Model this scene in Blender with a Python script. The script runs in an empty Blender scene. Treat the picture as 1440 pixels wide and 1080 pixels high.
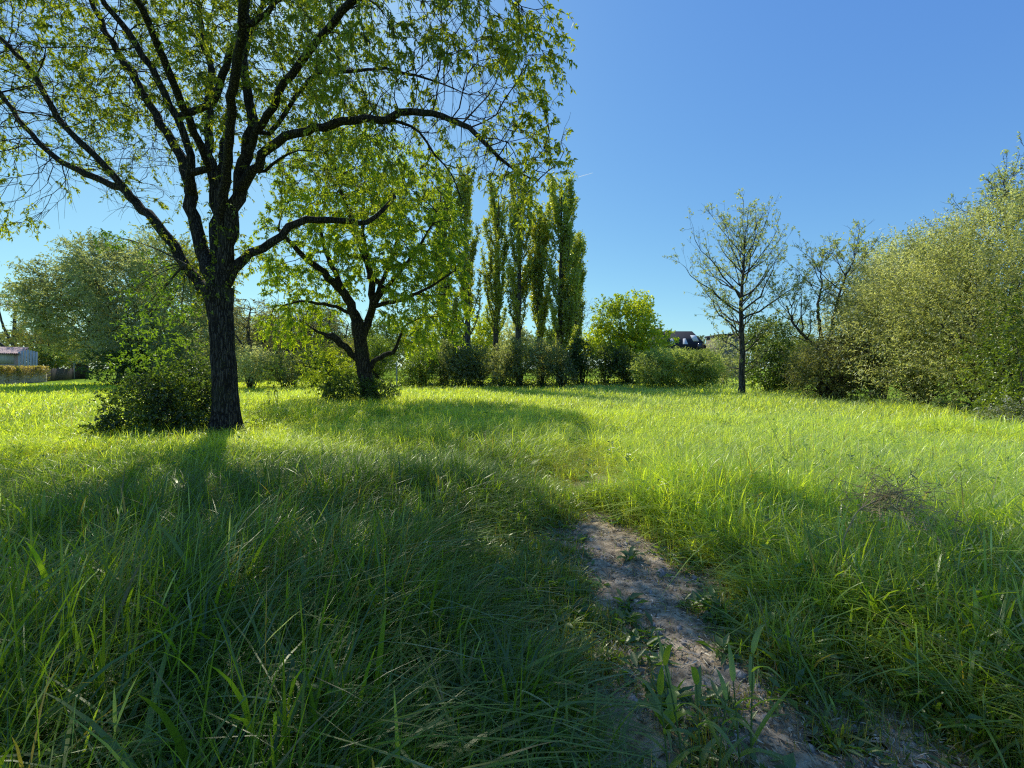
import bpy, math, random
import numpy as np

SEED = 11
rng = np.random.default_rng(SEED)
random.seed(SEED)
scene = bpy.context.scene
col = scene.collection
F = 600.0        # focal length in photo pixels (photo 1440 wide)
HZ = 518.0       # horizon row in the photo
CZ = 1.6         # eye height

def P(px, py, d):
    """point seen at photo pixel (px,py) standing d metres ahead"""
    return np.array([(px - 720.0) / F * d, d, CZ + (HZ - py) / F * d])

def nrm(v):
    return v / np.maximum(np.linalg.norm(v, axis=-1, keepdims=True), 1e-9)

# ------------------------------------------------------------------ noise
_h = rng.random((256, 256))
def vnoise(x, y):
    x = np.asarray(x, float); y = np.asarray(y, float)
    xi = np.floor(x).astype(int); yi = np.floor(y).astype(int)
    fx = x - xi; fy = y - yi
    fx = fx * fx * (3 - 2 * fx); fy = fy * fy * (3 - 2 * fy)
    a = _h[xi & 255, yi & 255]; b = _h[(xi + 1) & 255, yi & 255]
    c = _h[xi & 255, (yi + 1) & 255]; d = _h[(xi + 1) & 255, (yi + 1) & 255]
    return (a * (1 - fx) + b * fx) * (1 - fy) + (c * (1 - fx) + d * fx) * fy
def fbm(x, y, o=3):
    s = 0; a = 0.5; t = 0
    for i in range(o):
        s = s + a * vnoise(x * 2 ** i + 17.3 * i, y * 2 ** i + 9.1 * i); t += a; a *= 0.5
    return s / t

# ------------------------------------------------------------------ objects
def mesh_obj(name, V, T=None, Q=None, mat=None, parent=None, colr=None, smooth=False):
    V = np.asarray(V, np.float32).reshape(-1, 3)
    nt = 0 if T is None else len(T); nq = 0 if Q is None else len(Q)
    me = bpy.data.meshes.new(name)
    me.vertices.add(len(V)); me.vertices.foreach_set('co', V.ravel())
    idx = []
    if nt: idx.append(np.asarray(T, np.int32).ravel())
    if nq: idx.append(np.asarray(Q, np.int32).ravel())
    idx = np.concatenate(idx) if idx else np.zeros(0, np.int32)
    me.loops.add(len(idx)); me.loops.foreach_set('vertex_index', idx)
    st = np.concatenate([np.arange(nt) * 3, nt * 3 + np.arange(nq) * 4]).astype(np.int32)
    me.polygons.add(nt + nq); me.polygons.foreach_set('loop_start', st)
    if smooth: me.polygons.foreach_set('use_smooth', np.ones(nt + nq, bool))
    me.update(calc_edges=True)
    if colr is not None:
        at = me.color_attributes.new('Col', 'FLOAT_COLOR', 'POINT')
        c = np.ones((len(V), 4), np.float32); c[:, :3] = colr
        at.data.foreach_set('color', c.ravel())
    if mat: me.materials.append(mat)
    o = bpy.data.objects.new(name, me); col.objects.link(o)
    if parent is not None:
        o.parent = parent
        o.matrix_parent_inverse = parent.matrix_world.inverted() if False else o.matrix_parent_inverse
        o.location = (-parent.location[0], -parent.location[1], -parent.location[2])
    return o

def tag(o, label=None, cat=None, group=None, kind=None):
    if label: o['label'] = label
    if cat: o['category'] = cat
    if group: o['group'] = group
    if kind: o['kind'] = kind
    return o

def thing(name, loc, label, cat, group=None):
    o = bpy.data.objects.new(name, None); col.objects.link(o)
    o.location = (float(loc[0]), float(loc[1]), float(loc[2])); o.empty_display_size = 0.2
    return tag(o, label, cat, group)

class Geo:
    def __init__(s): s.V = []; s.T = []; s.Q = []; s.C = []; s.n = 0
    def add(s, V, T=None, Q=None, C=None):
        V = np.asarray(V, float).reshape(-1, 3)
        if not len(V): return
        if T is not None and len(T): s.T.append(np.asarray(T) + s.n)
        if Q is not None and len(Q): s.Q.append(np.asarray(Q) + s.n)
        if C is not None: s.C.append(np.broadcast_to(np.asarray(C, float), (len(V), 3)))
        s.V.append(V); s.n += len(V)
    def obj(s, name, mat, parent=None, smooth=False):
        if not s.V: return None
        return mesh_obj(name, np.concatenate(s.V), np.concatenate(s.T) if s.T else None,
                        np.concatenate(s.Q) if s.Q else None, mat, parent,
                        np.concatenate(s.C) if s.C else None, smooth)

def crown_obj(name, gl, ml, gt, mt, parent):
    """foliage with its fine twigs as one mesh of two materials"""
    nl = sum(map(len, gl.T)) + sum(map(len, gl.Q)); base = gl.n
    lt = Geo(); tw_n = gt.n
    V = np.concatenate(gl.V + gt.V); T = np.concatenate(gl.T)
    Q = np.concatenate([q + base for q in gt.Q]) if gt.Q else None
    C = np.concatenate(gl.C + [np.full((tw_n, 3), 0.05)])
    o = mesh_obj(name, V, T, Q, ml, parent, C)
    if Q is not None:
        o.data.materials.append(mt)
        mi = np.zeros(len(T) + len(Q), np.int32); mi[len(T):] = 1
        o.data.polygons.foreach_set('material_index', mi)
    return o

def box_geo(g, c, s, rz=0.0, C=None):
    c = np.array(c, float); s = np.array(s, float) / 2
    v = np.array([[x, y, z] for x in (-1, 1) for y in (-1, 1) for z in (-1, 1)], float) * s
    ca, sa = math.cos(rz), math.sin(rz)
    R = np.array([[ca, -sa, 0], [sa, ca, 0], [0, 0, 1]])
    g.add(v @ R.T + c, None, [[0, 1, 3, 2], [4, 6, 7, 5], [0, 4, 5, 1], [2, 3, 7, 6], [0, 2, 6, 4], [1, 5, 7, 3]], C)

def seg_tubes(g, A, B, ra, rb, sides=3):
    A = np.asarray(A, float); B = np.asarray(B, float); N = len(A)
    if not N: return
    t = nrm(B - A)
    ref = np.where(np.abs(t[:, 2:3]) > 0.8, np.array([[1.0, 0, 0]]), np.array([[0, 0, 1.0]]))
    u = nrm(np.cross(t, ref)); w = np.cross(t, u)
    an = np.arange(sides) * 2 * math.pi / sides
    ring = u[:, None, :] * np.cos(an)[None, :, None] + w[:, None, :] * np.sin(an)[None, :, None]
    ra = np.broadcast_to(np.asarray(ra, float), (N,)); rb = np.broadcast_to(np.asarray(rb, float), (N,))
    V = np.concatenate([A[:, None] + ring * ra[:, None, None], B[:, None] + ring * rb[:, None, None]], 1)
    b = (np.arange(N) * 2 * sides)[:, None]
    k = np.arange(sides); k2 = (k + 1) % sides
    Q = np.stack([b + k, b + k2, b + k2 + sides, b + k + sides], -1).reshape(-1, 4)
    g.add(V.reshape(-1, 3), None, Q)

def tube(g, pts, rad, sides=10, ridge=0.0, flare=None):
    pts = np.asarray(pts, float); rad = np.asarray(rad, float); n = len(pts)
    if n < 2: return
    t = np.zeros_like(pts); t[1:-1] = pts[2:] - pts[:-2]; t[0] = pts[1] - pts[0]; t[-1] = pts[-1] - pts[-2]
    t = nrm(t)
    u = np.cross(t[0], [0.2, 1, 0.1]); u = u / np.linalg.norm(u)
    an = np.arange(sides) * 2 * math.pi / sides
    V = np.zeros((n, sides, 3))
    ph = random.random() * 50
    for i in range(n):
        u = u - t[i] * np.dot(u, t[i]); u /= np.linalg.norm(u)
        w = np.cross(t[i], u)
        r = np.full(sides, rad[i])
        if ridge:
            r = r * (1 + ridge * (vnoise(an * sides / 6.3 * 0.5 + ph, np.full(sides, i * 0.35)) - 0.5) * 2
                     + ridge * 0.9 * (vnoise(np.cos(an) * 1.3 + ph, np.sin(an) * 1.3 + i * 0.12) - 0.5))
        if flare is not None:
            r = r * (1 + flare[i] * (0.35 + 0.9 * np.clip(np.sin(an * 5 + 1.0) * 0.6 + np.sin(an * 3 + ph) * 0.5, 0, 2)))
        V[i] = pts[i] + u * (np.cos(an) * r)[:, None] + w * (np.sin(an) * r)[:, None]
    k = np.arange(sides); k2 = (k + 1) % sides
    b = (np.arange(n - 1) * sides)[:, None]
    Q = np.stack([b + k, b + k2, b + k2 + sides, b + k + sides], -1).reshape(-1, 4)
    g.add(V.reshape(-1, 3), None, Q)

def leaves(g, base, d, up, L, W, C, fold=0.25, droop=0.15):
    """folded diamond leaves: 4 verts, 2 triangles each"""
    N = len(base)
    if not N: return
    d = nrm(d); side = np.cross(d, up); side = nrm(side + 1e-6); n = np.cross(side, d)
    L = np.broadcast_to(np.asarray(L, float), (N,))[:, None]; W = np.broadcast_to(np.asarray(W, float), (N,))[:, None]
    mid = base + d * L * 0.45
    V = np.stack([base, mid + side * W * 0.5 + n * W * fold, base + d * L - np.array([0, 0, 1.0]) * L * droop,
                  mid - side * W * 0.5 + n * W * fold], 1)
    b = (np.arange(N) * 4)[:, None]
    T = np.concatenate([b + np.array([0, 1, 2]), b + np.array([0, 2, 3])], 1).reshape(-1, 3)
    g.add(V.reshape(-1, 3), T, None, np.repeat(np.asarray(C, float), 4, 0))

def rdir(n):
    return nrm(rng.normal(size=(n, 3)))

def pick_cols(pal, n, jit=0.15, mixv=None):
    """colours between the entries of a palette, jittered in brightness"""
    pal = np.asarray(pal, float)
    t = (rng.random(n) if mixv is None else np.clip(mixv + rng.normal(0, 0.09, n), 0, 0.999)) * (len(pal) - 1)
    i = np.minimum(t.astype(int), len(pal) - 2); f = (t - i)[:, None]
    c = pal[i] * (1 - f) + pal[i + 1] * f
    return c * np.exp(rng.normal(0, jit, (n, 1)))

# ------------------------------------------------------------------ materials
def new_mat(name):
    m = bpy.data.materials.new(name); m.use_nodes = True
    nt = m.node_tree; nt.nodes.clear()
    out = nt.nodes.new('ShaderNodeOutputMaterial')
    return m, nt, out
def N(nt, typ, **kw):
    n = nt.nodes.new(typ)
    for k, v in kw.items(): setattr(n, k, v)
    return n

def leaf_mat(name, gain=(2.6, 2.3, 0.9), f=0.5, spec=0.06, rough=0.4, dg=1.0):
    m, nt, out = new_mat(name)
    a = N(nt, 'ShaderNodeAttribute', attribute_name='Col')
    dif = N(nt, 'ShaderNodeBsdfDiffuse'); tr = N(nt, 'ShaderNodeBsdfTranslucent')
    mul = N(nt, 'ShaderNodeMix', data_type='RGBA', blend_type='MULTIPLY', clamp_result=False)
    mul.inputs[0].default_value = 1.0
    mul.inputs[7].default_value = (*gain, 1)
    nt.links.new(a.outputs['Color'], mul.inputs[6]); 
    md = N(nt, 'ShaderNodeMix', data_type='RGBA', blend_type='MULTIPLY', clamp_result=False)
    md.inputs[0].default_value = 1.0; md.inputs[7].default_value = (dg, dg, dg, 1)
    nt.links.new(a.outputs['Color'], md.inputs[6]); nt.links.new(md.outputs[2], dif.inputs['Color'])
    nt.links.new(mul.outputs[2], tr.inputs['Color'])
    mx = N(nt, 'ShaderNodeMixShader'); mx.inputs[0].default_value = f
    nt.links.new(dif.outputs[0], mx.inputs[1]); nt.links.new(tr.outputs[0], mx.inputs[2])
    gl = N(nt, 'ShaderNodeBsdfGlossy'); gl.inputs['Roughness'].default_value = rough
    gl.inputs['Color'].default_value = (0.9, 0.93, 0.75, 1)
    mx2 = N(nt, 'ShaderNodeMixShader'); mx2.inputs[0].default_value = spec
    nt.links.new(mx.outputs[0], mx2.inputs[1]); nt.links.new(gl.outputs[0], mx2.inputs[2])
    nt.links.new(mx2.outputs[0], out.inputs['Surface'])
    return m

def ramp(nt, fac, stops):
    r = N(nt, 'ShaderNodeValToRGB')
    els = r.color_ramp.elements
    while len(els) < len(stops): els.new(0.5)
    for e, (p, c) in zip(els, stops):
        e.position = p; e.color = (*c, 1)
    nt.links.new(fac, r.inputs[0])
    return r.outputs[0]

def noise_mat(name, stops, scale=6.0, stretch=(1, 1, 1), detail=6, rough=0.85, bump=0.3, bdist=0.02, spec=0.2, bscale=None):
    m, nt, out = new_mat(name)
    tc = N(nt, 'ShaderNodeTexCoord'); mp = N(nt, 'ShaderNodeMapping'); mp.inputs['Scale'].default_value = stretch
    nt.links.new(tc.outputs['Object'], mp.inputs[0])
    no = N(nt, 'ShaderNodeTexNoise'); no.inputs['Scale'].default_value = scale; no.inputs['Detail'].default_value = detail
    no.inputs['Roughness'].default_value = 0.65
    nt.links.new(mp.outputs[0], no.inputs['Vector'])
    c = ramp(nt, no.outputs[0], stops)
    b = N(nt, 'ShaderNodeBsdfPrincipled'); b.inputs['Roughness'].default_value = rough
    b.inputs['Specular IOR Level'].default_value = spec
    nt.links.new(c, b.inputs['Base Color'])
    if bump:
        no2 = N(nt, 'ShaderNodeTexNoise'); no2.inputs['Scale'].default_value = bscale or scale * 2.5; no2.inputs['Detail'].default_value = 5
        nt.links.new(mp.outputs[0], no2.inputs['Vector'])
        bp = N(nt, 'ShaderNodeBump'); bp.inputs['Strength'].default_value = bump; bp.inputs['Distance'].default_value = bdist
        nt.links.new(no2.outputs[0], bp.inputs['Height']); nt.links.new(bp.outputs[0], b.inputs['Normal'])
    nt.links.new(b.outputs[0], out.inputs['Surface'])
    return m

def bark_mat(name, dark, light, scale=9.0):
    m, nt, out = new_mat(name)
    tc = N(nt, 'ShaderNodeTexCoord'); mp = N(nt, 'ShaderNodeMapping'); mp.inputs['Scale'].default_value = (1.5, 1.5, 0.13)
    nt.links.new(tc.outputs['Object'], mp.inputs[0])
    w = N(nt, 'ShaderNodeTexNoise'); w.inputs['Scale'].default_value = 3.0; w.inputs['Detail'].default_value = 3
    nt.links.new(tc.outputs['Object'], w.inputs['Vector'])
    ad = N(nt, 'ShaderNodeVectorMath', operation='MULTIPLY_ADD'); ad.inputs[1].default_value = (0.12, 0.12, 0.12)
    nt.links.new(w.outputs['Color'], ad.inputs[0]); nt.links.new(mp.outputs[0], ad.inputs[2])
    vo = N(nt, 'ShaderNodeTexVoronoi', feature='DISTANCE_TO_EDGE'); vo.inputs['Scale'].default_value = scale * 2
    nt.links.new(ad.outputs[0], vo.inputs['Vector'])
    no = N(nt, 'ShaderNodeTexNoise'); no.inputs['Scale'].default_value = scale * 2.5; no.inputs['Detail'].default_value = 6
    nt.links.new(mp.outputs[0], no.inputs['Vector'])
    mu = N(nt, 'ShaderNodeMath', operation='MULTIPLY'); 
    vr = N(nt, 'ShaderNodeMapRange'); vr.inputs['From Max'].default_value = 0.18
    nt.links.new(vo.outputs['Distance'], vr.inputs['Value'])
    nt.links.new(vr.outputs[0], mu.inputs[0]); nt.links.new(no.outputs[0], mu.inputs[1])
    c = ramp(nt, mu.outputs[0], [(0.0, tuple(x * 0.5 for x in dark)), (0.3, dark), (0.62, light)])
    b = N(nt, 'ShaderNodeBsdfPrincipled'); b.inputs['Roughness'].default_value = 0.9; b.inputs['Specular IOR Level'].default_value = 0.15
    # mossy, lichen patches
    mo = N(nt, 'ShaderNodeTexNoise'); mo.inputs['Scale'].default_value = 1.6; mo.inputs['Detail'].default_value = 5
    nt.links.new(tc.outputs['Object'], mo.inputs['Vector'])
    mr = N(nt, 'ShaderNodeMapRange'); mr.inputs['From Min'].default_value = 0.55; mr.inputs['From Max'].default_value = 0.75; mr.inputs['To Max'].default_value = 0.5
    nt.links.new(mo.outputs[0], mr.inputs['Value'])
    mx = N(nt, 'ShaderNodeMix', data_type='RGBA'); mx.inputs[7].default_value = (0.075, 0.085, 0.04, 1)
    nt.links.new(mr.outputs[0], mx.inputs[0]); nt.links.new(c, mx.inputs[6])
    nt.links.new(mx.outputs[2], b.inputs['Base Color'])
    bp = N(nt, 'ShaderNodeBump'); bp.inputs['Strength'].default_value = 0.9; bp.inputs['Distance'].default_value = 0.03
    nt.links.new(mu.outputs[0], bp.inputs['Height']); nt.links.new(bp.outputs[0], b.inputs['Normal'])
    nt.links.new(b.outputs[0], out.inputs['Surface'])
    return m

M_BARK = bark_mat('dark_furrowed_bark', (0.028, 0.023, 0.019), (0.10, 0.085, 0.07))
M_BARK2 = bark_mat('brown_bark', (0.03, 0.024, 0.018), (0.11, 0.088, 0.066), 7)
M_BARKG = bark_mat('grey_bark', (0.06, 0.055, 0.047), (0.17, 0.155, 0.135), 5)
M_TWIG = noise_mat('twig_bark', [(0.3, (0.035, 0.028, 0.02)), (0.7, (0.09, 0.075, 0.055))], 20, bump=0)
M_LEAF = leaf_mat('maple_leaf', (2.9, 2.6, 0.7), 0.55, 0.05, 0.45)
M_LEAFY = leaf_mat('young_yellow_leaf', (2.9, 2.6, 0.6), 0.54, 0.05)
M_LEAFS = leaf_mat('silver_willow_leaf', (2.2, 2.1, 0.9), 0.5, 0.06, 0.5, 1.2)
M_LEAFP = leaf_mat('poplar_leaf', (2.9, 2.6, 0.7), 0.5, 0.08, 0.35)
M_LEAFD = leaf_mat('dark_shrub_leaf', (2.7, 2.6, 0.6), 0.47, 0.06, 0.4)
M_GRASS = leaf_mat('grass_blade', (2.45, 2.35, 0.5), 0.55, 0.055, 0.38, 0.95)
M_SEED = leaf_mat('seed_head_grass', (1.8, 1.85, 0.8), 0.5, 0.03, 0.55, 0.7)
M_FLOWER = leaf_mat('white_petal', (1.1, 1.1, 1.0), 0.4, 0.02)

# ------------------------------------------------------------------ light and sky
SUN_EL = math.radians(45.0)
SUN_AZ = math.radians(-31.0)          # measured from +Y (ahead) towards +X
sd = np.array([math.sin(SUN_AZ) * math.cos(SUN_EL), math.cos(SUN_AZ) * math.cos(SUN_EL), math.sin(SUN_EL)])
w = bpy.data.worlds.new('World'); scene.world = w; w.use_nodes = True
nt = w.node_tree; nt.nodes.clear()
sky = N(nt, 'ShaderNodeTexSky', sky_type='NISHITA')
sky.sun_disc = False; sky.sun_elevation = SUN_EL; sky.sun_rotation = SUN_AZ
sky.altitude = 50; sky.air_density = 1.0; sky.dust_density = 0.35; sky.ozone_density = 2.2
bg = N(nt, 'ShaderNodeBackground'); bg.inputs['Strength'].default_value = 0.12
wo = N(nt, 'ShaderNodeOutputWorld')
sp = N(nt, 'ShaderNodeSeparateColor'); cb = N(nt, 'ShaderNodeCombineColor')
nt.links.new(sky.outputs[0], sp.inputs[0])
for ch_, kk_, gg_ in ((0, .69, .93), (1, .965, .83), (2, .988, .38)):    # clearer, deeper spring sky
    p1 = N(nt, 'ShaderNodeMath', operation='MULTIPLY'); p1.inputs[1].default_value = .12
    p2 = N(nt, 'ShaderNodeMath', operation='POWER'); p2.inputs[1].default_value = gg_
    p3 = N(nt, 'ShaderNodeMath', operation='MULTIPLY'); p3.inputs[1].default_value = kk_ / .12
    nt.links.new(sp.outputs[ch_], p1.inputs[0]); nt.links.new(p1.outputs[0], p2.inputs[0]); nt.links.new(p2.outputs[0], p3.inputs[0])
    nt.links.new(p3.outputs[0], cb.inputs[ch_])
nt.links.new(cb.outputs[0], bg.inputs['Color']); nt.links.new(bg.outputs[0], wo.inputs['Surface'])
sl = bpy.data.lights.new('sun', 'SUN'); sl.energy = 5.0; sl.angle = math.radians(0.53); sl.color = (1.0, 0.96, 0.87)
so = bpy.data.objects.new('sun', sl); col.objects.link(so)
from mathutils import Vector
so.rotation_euler = Vector(sd).to_track_quat('Z', 'Y').to_euler(); so.location = (-20, 30, 40)

cam = bpy.data.cameras.new('camera'); co = bpy.data.objects.new('camera', cam); col.objects.link(co)
co.location = (0, 0, CZ); co.rotation_euler = (math.radians(90), 0, 0)
cam.sensor_width = 36; cam.lens = 36 * F / 1440; cam.shift_y = -(540 - HZ) / 1440
cam.clip_start = 0.05; cam.clip_end = 9000
scene.camera = co
scene.view_settings.view_transform = 'Standard'; scene.view_settings.look = 'None'
scene.view_settings.exposure = 0; scene.view_settings.gamma = 1
scene.cycles.max_bounces = 9; scene.cycles.diffuse_bounces = 6; scene.cycles.transmission_bounces = 6
scene.cycles.glossy_bounces = 2; scene.cycles.use_denoising = False
scene.cycles.sample_clamp_indirect = 4; scene.cycles.filter_width = 1.2

# ------------------------------------------------------------------ ground, path
PATH = np.array([(0.3, 2.15), (1.0, 1.75), (1.77, 1.16), (2.2, 1.0), (2.9, 0.9), (4.0, 0.88), (5.0, 0.88), (5.6, 0.98), (7, 1.25), (9, 1.6), (13, 2.2)])
HW = np.array([(0.3, .3), (1.7, .38), (2.2, .34), (2.75, .2), (3.3, .34), (4.0, .36), (4.75, .02), (5.25, .1), (5.8, .34), (6.6, -0.1), (9, -0.3), (13, -0.5)])
def path_dist(x, y):
    """metres outside the bare edge of the path (negative on it)"""
    cx = np.interp(y, PATH[:, 0], PATH[:, 1]); hw = np.interp(y, HW[:, 0], HW[:, 1])
    return np.abs(x - cx) - hw + (fbm(x * 2.2 + 5, y * 2.2, 3) - 0.5) * 1.25 + np.clip(y - 6, 0, 3) * 0.12
def gz(x, y):
    r = np.hypot(x, y)
    return np.clip((r - 12) / 12, 0, 1) * (fbm(x * 0.12, y * 0.12, 2) - 0.5) * 0.35

rad = np.concatenate([[0.05], np.geomspace(0.5, 6000, 120)]); A = 144
an = np.arange(A) * 2 * math.pi / A
X = rad[:, None] * np.cos(an); Y = rad[:, None] * np.sin(an)
Z = gz(X, Y) * np.clip(1 - (rad[:, None] - 300) / 300, 0, 1)
V = np.stack([X, Y, Z], -1).reshape(-1, 3)
b = (np.arange(len(rad) - 1) * A)[:, None]; k = np.arange(A); k2 = (k + 1) % A
Q = np.stack([b + k, b + k + A, b + k2 + A, b + k2], -1).reshape(-1, 4)
m, nt, out = new_mat('meadow_ground')
tc = N(nt, 'ShaderNodeTexCoord')
n1 = N(nt, 'ShaderNodeTexNoise'); n1.inputs['Scale'].default_value = 0.5; n1.inputs['Detail'].default_value = 8
n2 = N(nt, 'ShaderNodeTexNoise'); n2.inputs['Scale'].default_value = 9; n2.inputs['Detail'].default_value = 6
nt.links.new(tc.outputs['Object'], n1.inputs['Vector']); nt.links.new(tc.outputs['Object'], n2.inputs['Vector'])
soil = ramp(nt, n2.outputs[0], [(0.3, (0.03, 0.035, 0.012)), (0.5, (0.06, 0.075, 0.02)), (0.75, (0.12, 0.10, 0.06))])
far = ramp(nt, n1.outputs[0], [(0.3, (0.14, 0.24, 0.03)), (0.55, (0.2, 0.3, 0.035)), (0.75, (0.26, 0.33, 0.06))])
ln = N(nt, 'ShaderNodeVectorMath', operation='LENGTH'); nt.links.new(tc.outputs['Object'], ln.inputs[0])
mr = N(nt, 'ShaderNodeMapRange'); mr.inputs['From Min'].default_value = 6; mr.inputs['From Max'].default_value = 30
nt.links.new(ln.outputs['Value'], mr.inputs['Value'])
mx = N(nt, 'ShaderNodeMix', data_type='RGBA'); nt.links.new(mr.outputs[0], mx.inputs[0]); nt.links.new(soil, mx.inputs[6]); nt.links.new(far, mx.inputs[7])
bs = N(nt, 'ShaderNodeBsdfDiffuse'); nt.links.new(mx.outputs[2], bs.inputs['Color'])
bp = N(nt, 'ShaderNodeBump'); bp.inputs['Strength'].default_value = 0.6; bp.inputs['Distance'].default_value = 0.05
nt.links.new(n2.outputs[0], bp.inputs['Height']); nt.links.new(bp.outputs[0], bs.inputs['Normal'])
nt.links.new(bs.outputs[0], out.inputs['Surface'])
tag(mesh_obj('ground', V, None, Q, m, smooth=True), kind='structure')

# bare path: its own sheet, crumbly
ys = np.arange(0.3, 7.2, 0.022); us = np.linspace(-1.35, 1.35, 100)
yy, uu = np.meshgrid(ys, us, indexing='ij')
xx = np.interp(yy, PATH[:, 0], PATH[:, 1]) + uu * 0.75
pd = path_dist(xx, yy)
zz = 0.005 + np.clip(-pd * 0.0, 0, 1) + 0.028 * np.clip(0.12 - pd, 0, 0.3) / 0.3 * (fbm(xx * 5, yy * 5, 5)) * 1.6 + 0.03 * (fbm(xx * 26, yy * 26, 3) ** 2)
keep = (pd < 0.16)
vid = np.arange(xx.size).reshape(xx.shape)
kq = keep[:-1, :-1] & keep[1:, :-1] & keep[:-1, 1:] & keep[1:, 1:]
Q = np.stack([vid[:-1, :-1], vid[:-1, 1:], vid[1:, 1:], vid[1:, :-1]], -1)[kq]
used, inv = np.unique(Q, return_inverse=True)
m = noise_mat('crumbly_pale_soil', [(0.30, (0.09, 0.065, 0.038)), (0.44, (0.27, 0.205, 0.125)), (0.57, (0.45, 0.35, 0.225)), (0.72, (0.62, 0.50, 0.34))],
              14, detail=10, rough=0.95, bump=0.8, bdist=0.012, bscale=70, spec=0.1)
tag(mesh_obj('path', np.stack([xx, yy, zz], -1).reshape(-1, 3)[used], None, inv.reshape(-1, 4), m, smooth=True), kind='structure')

# grit and straw lying on it
n = 16000
y = rng.uniform(0.9, 6.4, n); x = np.interp(y, PATH[:, 0], PATH[:, 1]) + rng.normal(0, 0.45, n)
ok = path_dist(x, y) < rng.uniform(0.0, 0.25, n); x, y = x[ok], y[ok]; n = len(x)
s = rng.lognormal(-5.1, 0.6, n)
oc = np.array([[1, 0, 0], [0, 1, 0], [-1, 0, 0], [0, -1, 0], [0, 0, 1], [0, 0, -1]], float)
V = oc[None] * s[:, None, None] * rng.uniform(0.6, 1.4, (n, 6, 1)) * np.array([1, 1, 0.7])
V = V + np.stack([x, y, 0.016 + 0.3 * s], -1)[:, None]
T = np.array([[0, 1, 4], [1, 2, 4], [2, 3, 4], [3, 0, 4], [1, 0, 5], [2, 1, 5], [3, 2, 5], [0, 3, 5]])
T = (np.arange(n) * 6)[:, None, None] + T
m = noise_mat('grit', [(0.3, (0.12, 0.095, 0.07)), (0.7, (0.52, 0.46, 0.38))], 60, bump=0)
tag(mesh_obj('gravel', V.reshape(-1, 3), T.reshape(-1, 3), None, m), 'loose grey grit and clods on the bare path', 'gravel', kind='stuff')
n = 26000
y = rng.uniform(0.9, 7.5, n); x = np.interp(y, PATH[:, 0], PATH[:, 1]) + rng.normal(0, 0.6, n)
ok = path_dist(x, y) < rng.uniform(0.05, 0.5, n); x, y = x[ok], y[ok]; n = len(x)
g = Geo(); a = rng.uniform(0, 6.28, n)
leaves(g, np.stack([x, y, 0.03 + rng.random(n) * 0.012], -1), np.stack([np.cos(a), np.sin(a), rng.normal(0, 0.1, n)], -1),
       np.array([0, 0, 1.0]) + rng.normal(0, 0.4, (n, 3)), rng.uniform(0.012, 0.07, n), rng.uniform(0.003, 0.012, n),
       pick_cols([(0.05, 0.04, 0.028), (0.20, 0.155, 0.10), (0.40, 0.33, 0.22), (0.60, 0.52, 0.39)], n, .2), 0.1, 0.02)
tag(g.obj('dry_straw_litter', leaf_mat('straw', (1, 1, 1), 0.2, 0.03)), 'dry straw and dead stalks littering the bare path', 'litter', kind='stuff')

# ------------------------------------------------------------------ grass
def blades(g, x, y, z0, h, wd, az, bend, C0, C1, levels, prof=None, face=None):
    N_ = len(x); s = np.asarray(levels, float)
    dx = np.cos(az); dy = np.sin(az)
    fa = az + math.pi / 2 + rng.normal(0, 0.6, N_) if face is None else face
    sx = np.cos(fa) * wd * 0.5; sy = np.sin(fa) * wd * 0.5
    K = len(s); V = np.zeros((N_, 2 * K - 1, 3)); C = np.zeros((N_, 2 * K - 1, 3))
    for i, t in enumerate(s):
        off = bend * h * t ** 2.2
        zz = z0 + h * (t - 0.40 * np.minimum(bend, 1.8) * t ** 3.0)
        px = x + dx * off; py = y + dy * off
        pw = ((1 - t) ** 0.55 * (0.5 + 1.0 * min(t, .6))) if prof is None else prof[i]
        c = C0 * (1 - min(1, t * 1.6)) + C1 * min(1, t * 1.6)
        if i == K - 1:
            V[:, -1] = np.stack([px, py, zz], -1); C[:, -1] = c
        else:
            V[:, 2 * i] = np.stack([px - sx * pw, py - sy * pw, zz], -1)
            V[:, 2 * i + 1] = np.stack([px + sx * pw, py + sy * pw, zz], -1)
            C[:, 2 * i] = c; C[:, 2 * i + 1] = c
    b = (np.arange(N_) * (2 * K - 1))[:, None]
    Q = [np.concatenate([b + 2 * i, b + 2 * i + 1, b + 2 * i + 3, b + 2 * i + 2], 1) for i in range(K - 2)]
    T = np.concatenate([b + 2 * K - 4, b + 2 * K - 3, b + 2 * K - 2], 1)
    g.add(V.reshape(-1, 3), T, np.concatenate(Q) if Q else None, C.reshape(-1, 3))

def wedge(n, r0, r1, power, half=1.12, near=3.0):
    """n points in the ground wedge ahead, density ~ r^-power beyond `near`"""
    r = np.linspace(r0, r1, 4000)
    pdf = r * np.where(r < near, 1.0, (near / r) ** power); c = np.cumsum(pdf); c /= c[-1]
    rr = np.interp(rng.random(n), c, r); a = rng.uniform(-half, half, n)
    return rr * np.sin(a), rr * np.cos(a), rr

# the right-hand boundary of the field (foot of the willows), x as a function of y
def field_ok(x, y):
    lim = np.interp(y, [0, 11, 13, 20, 27, 40, 80], [30, 15.2, 14.8, 16.8, 18.5, 26, 60])
    return x < lim
SHRUB_C = []     # places where low shrubs stand: keep grass off their middle

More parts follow.
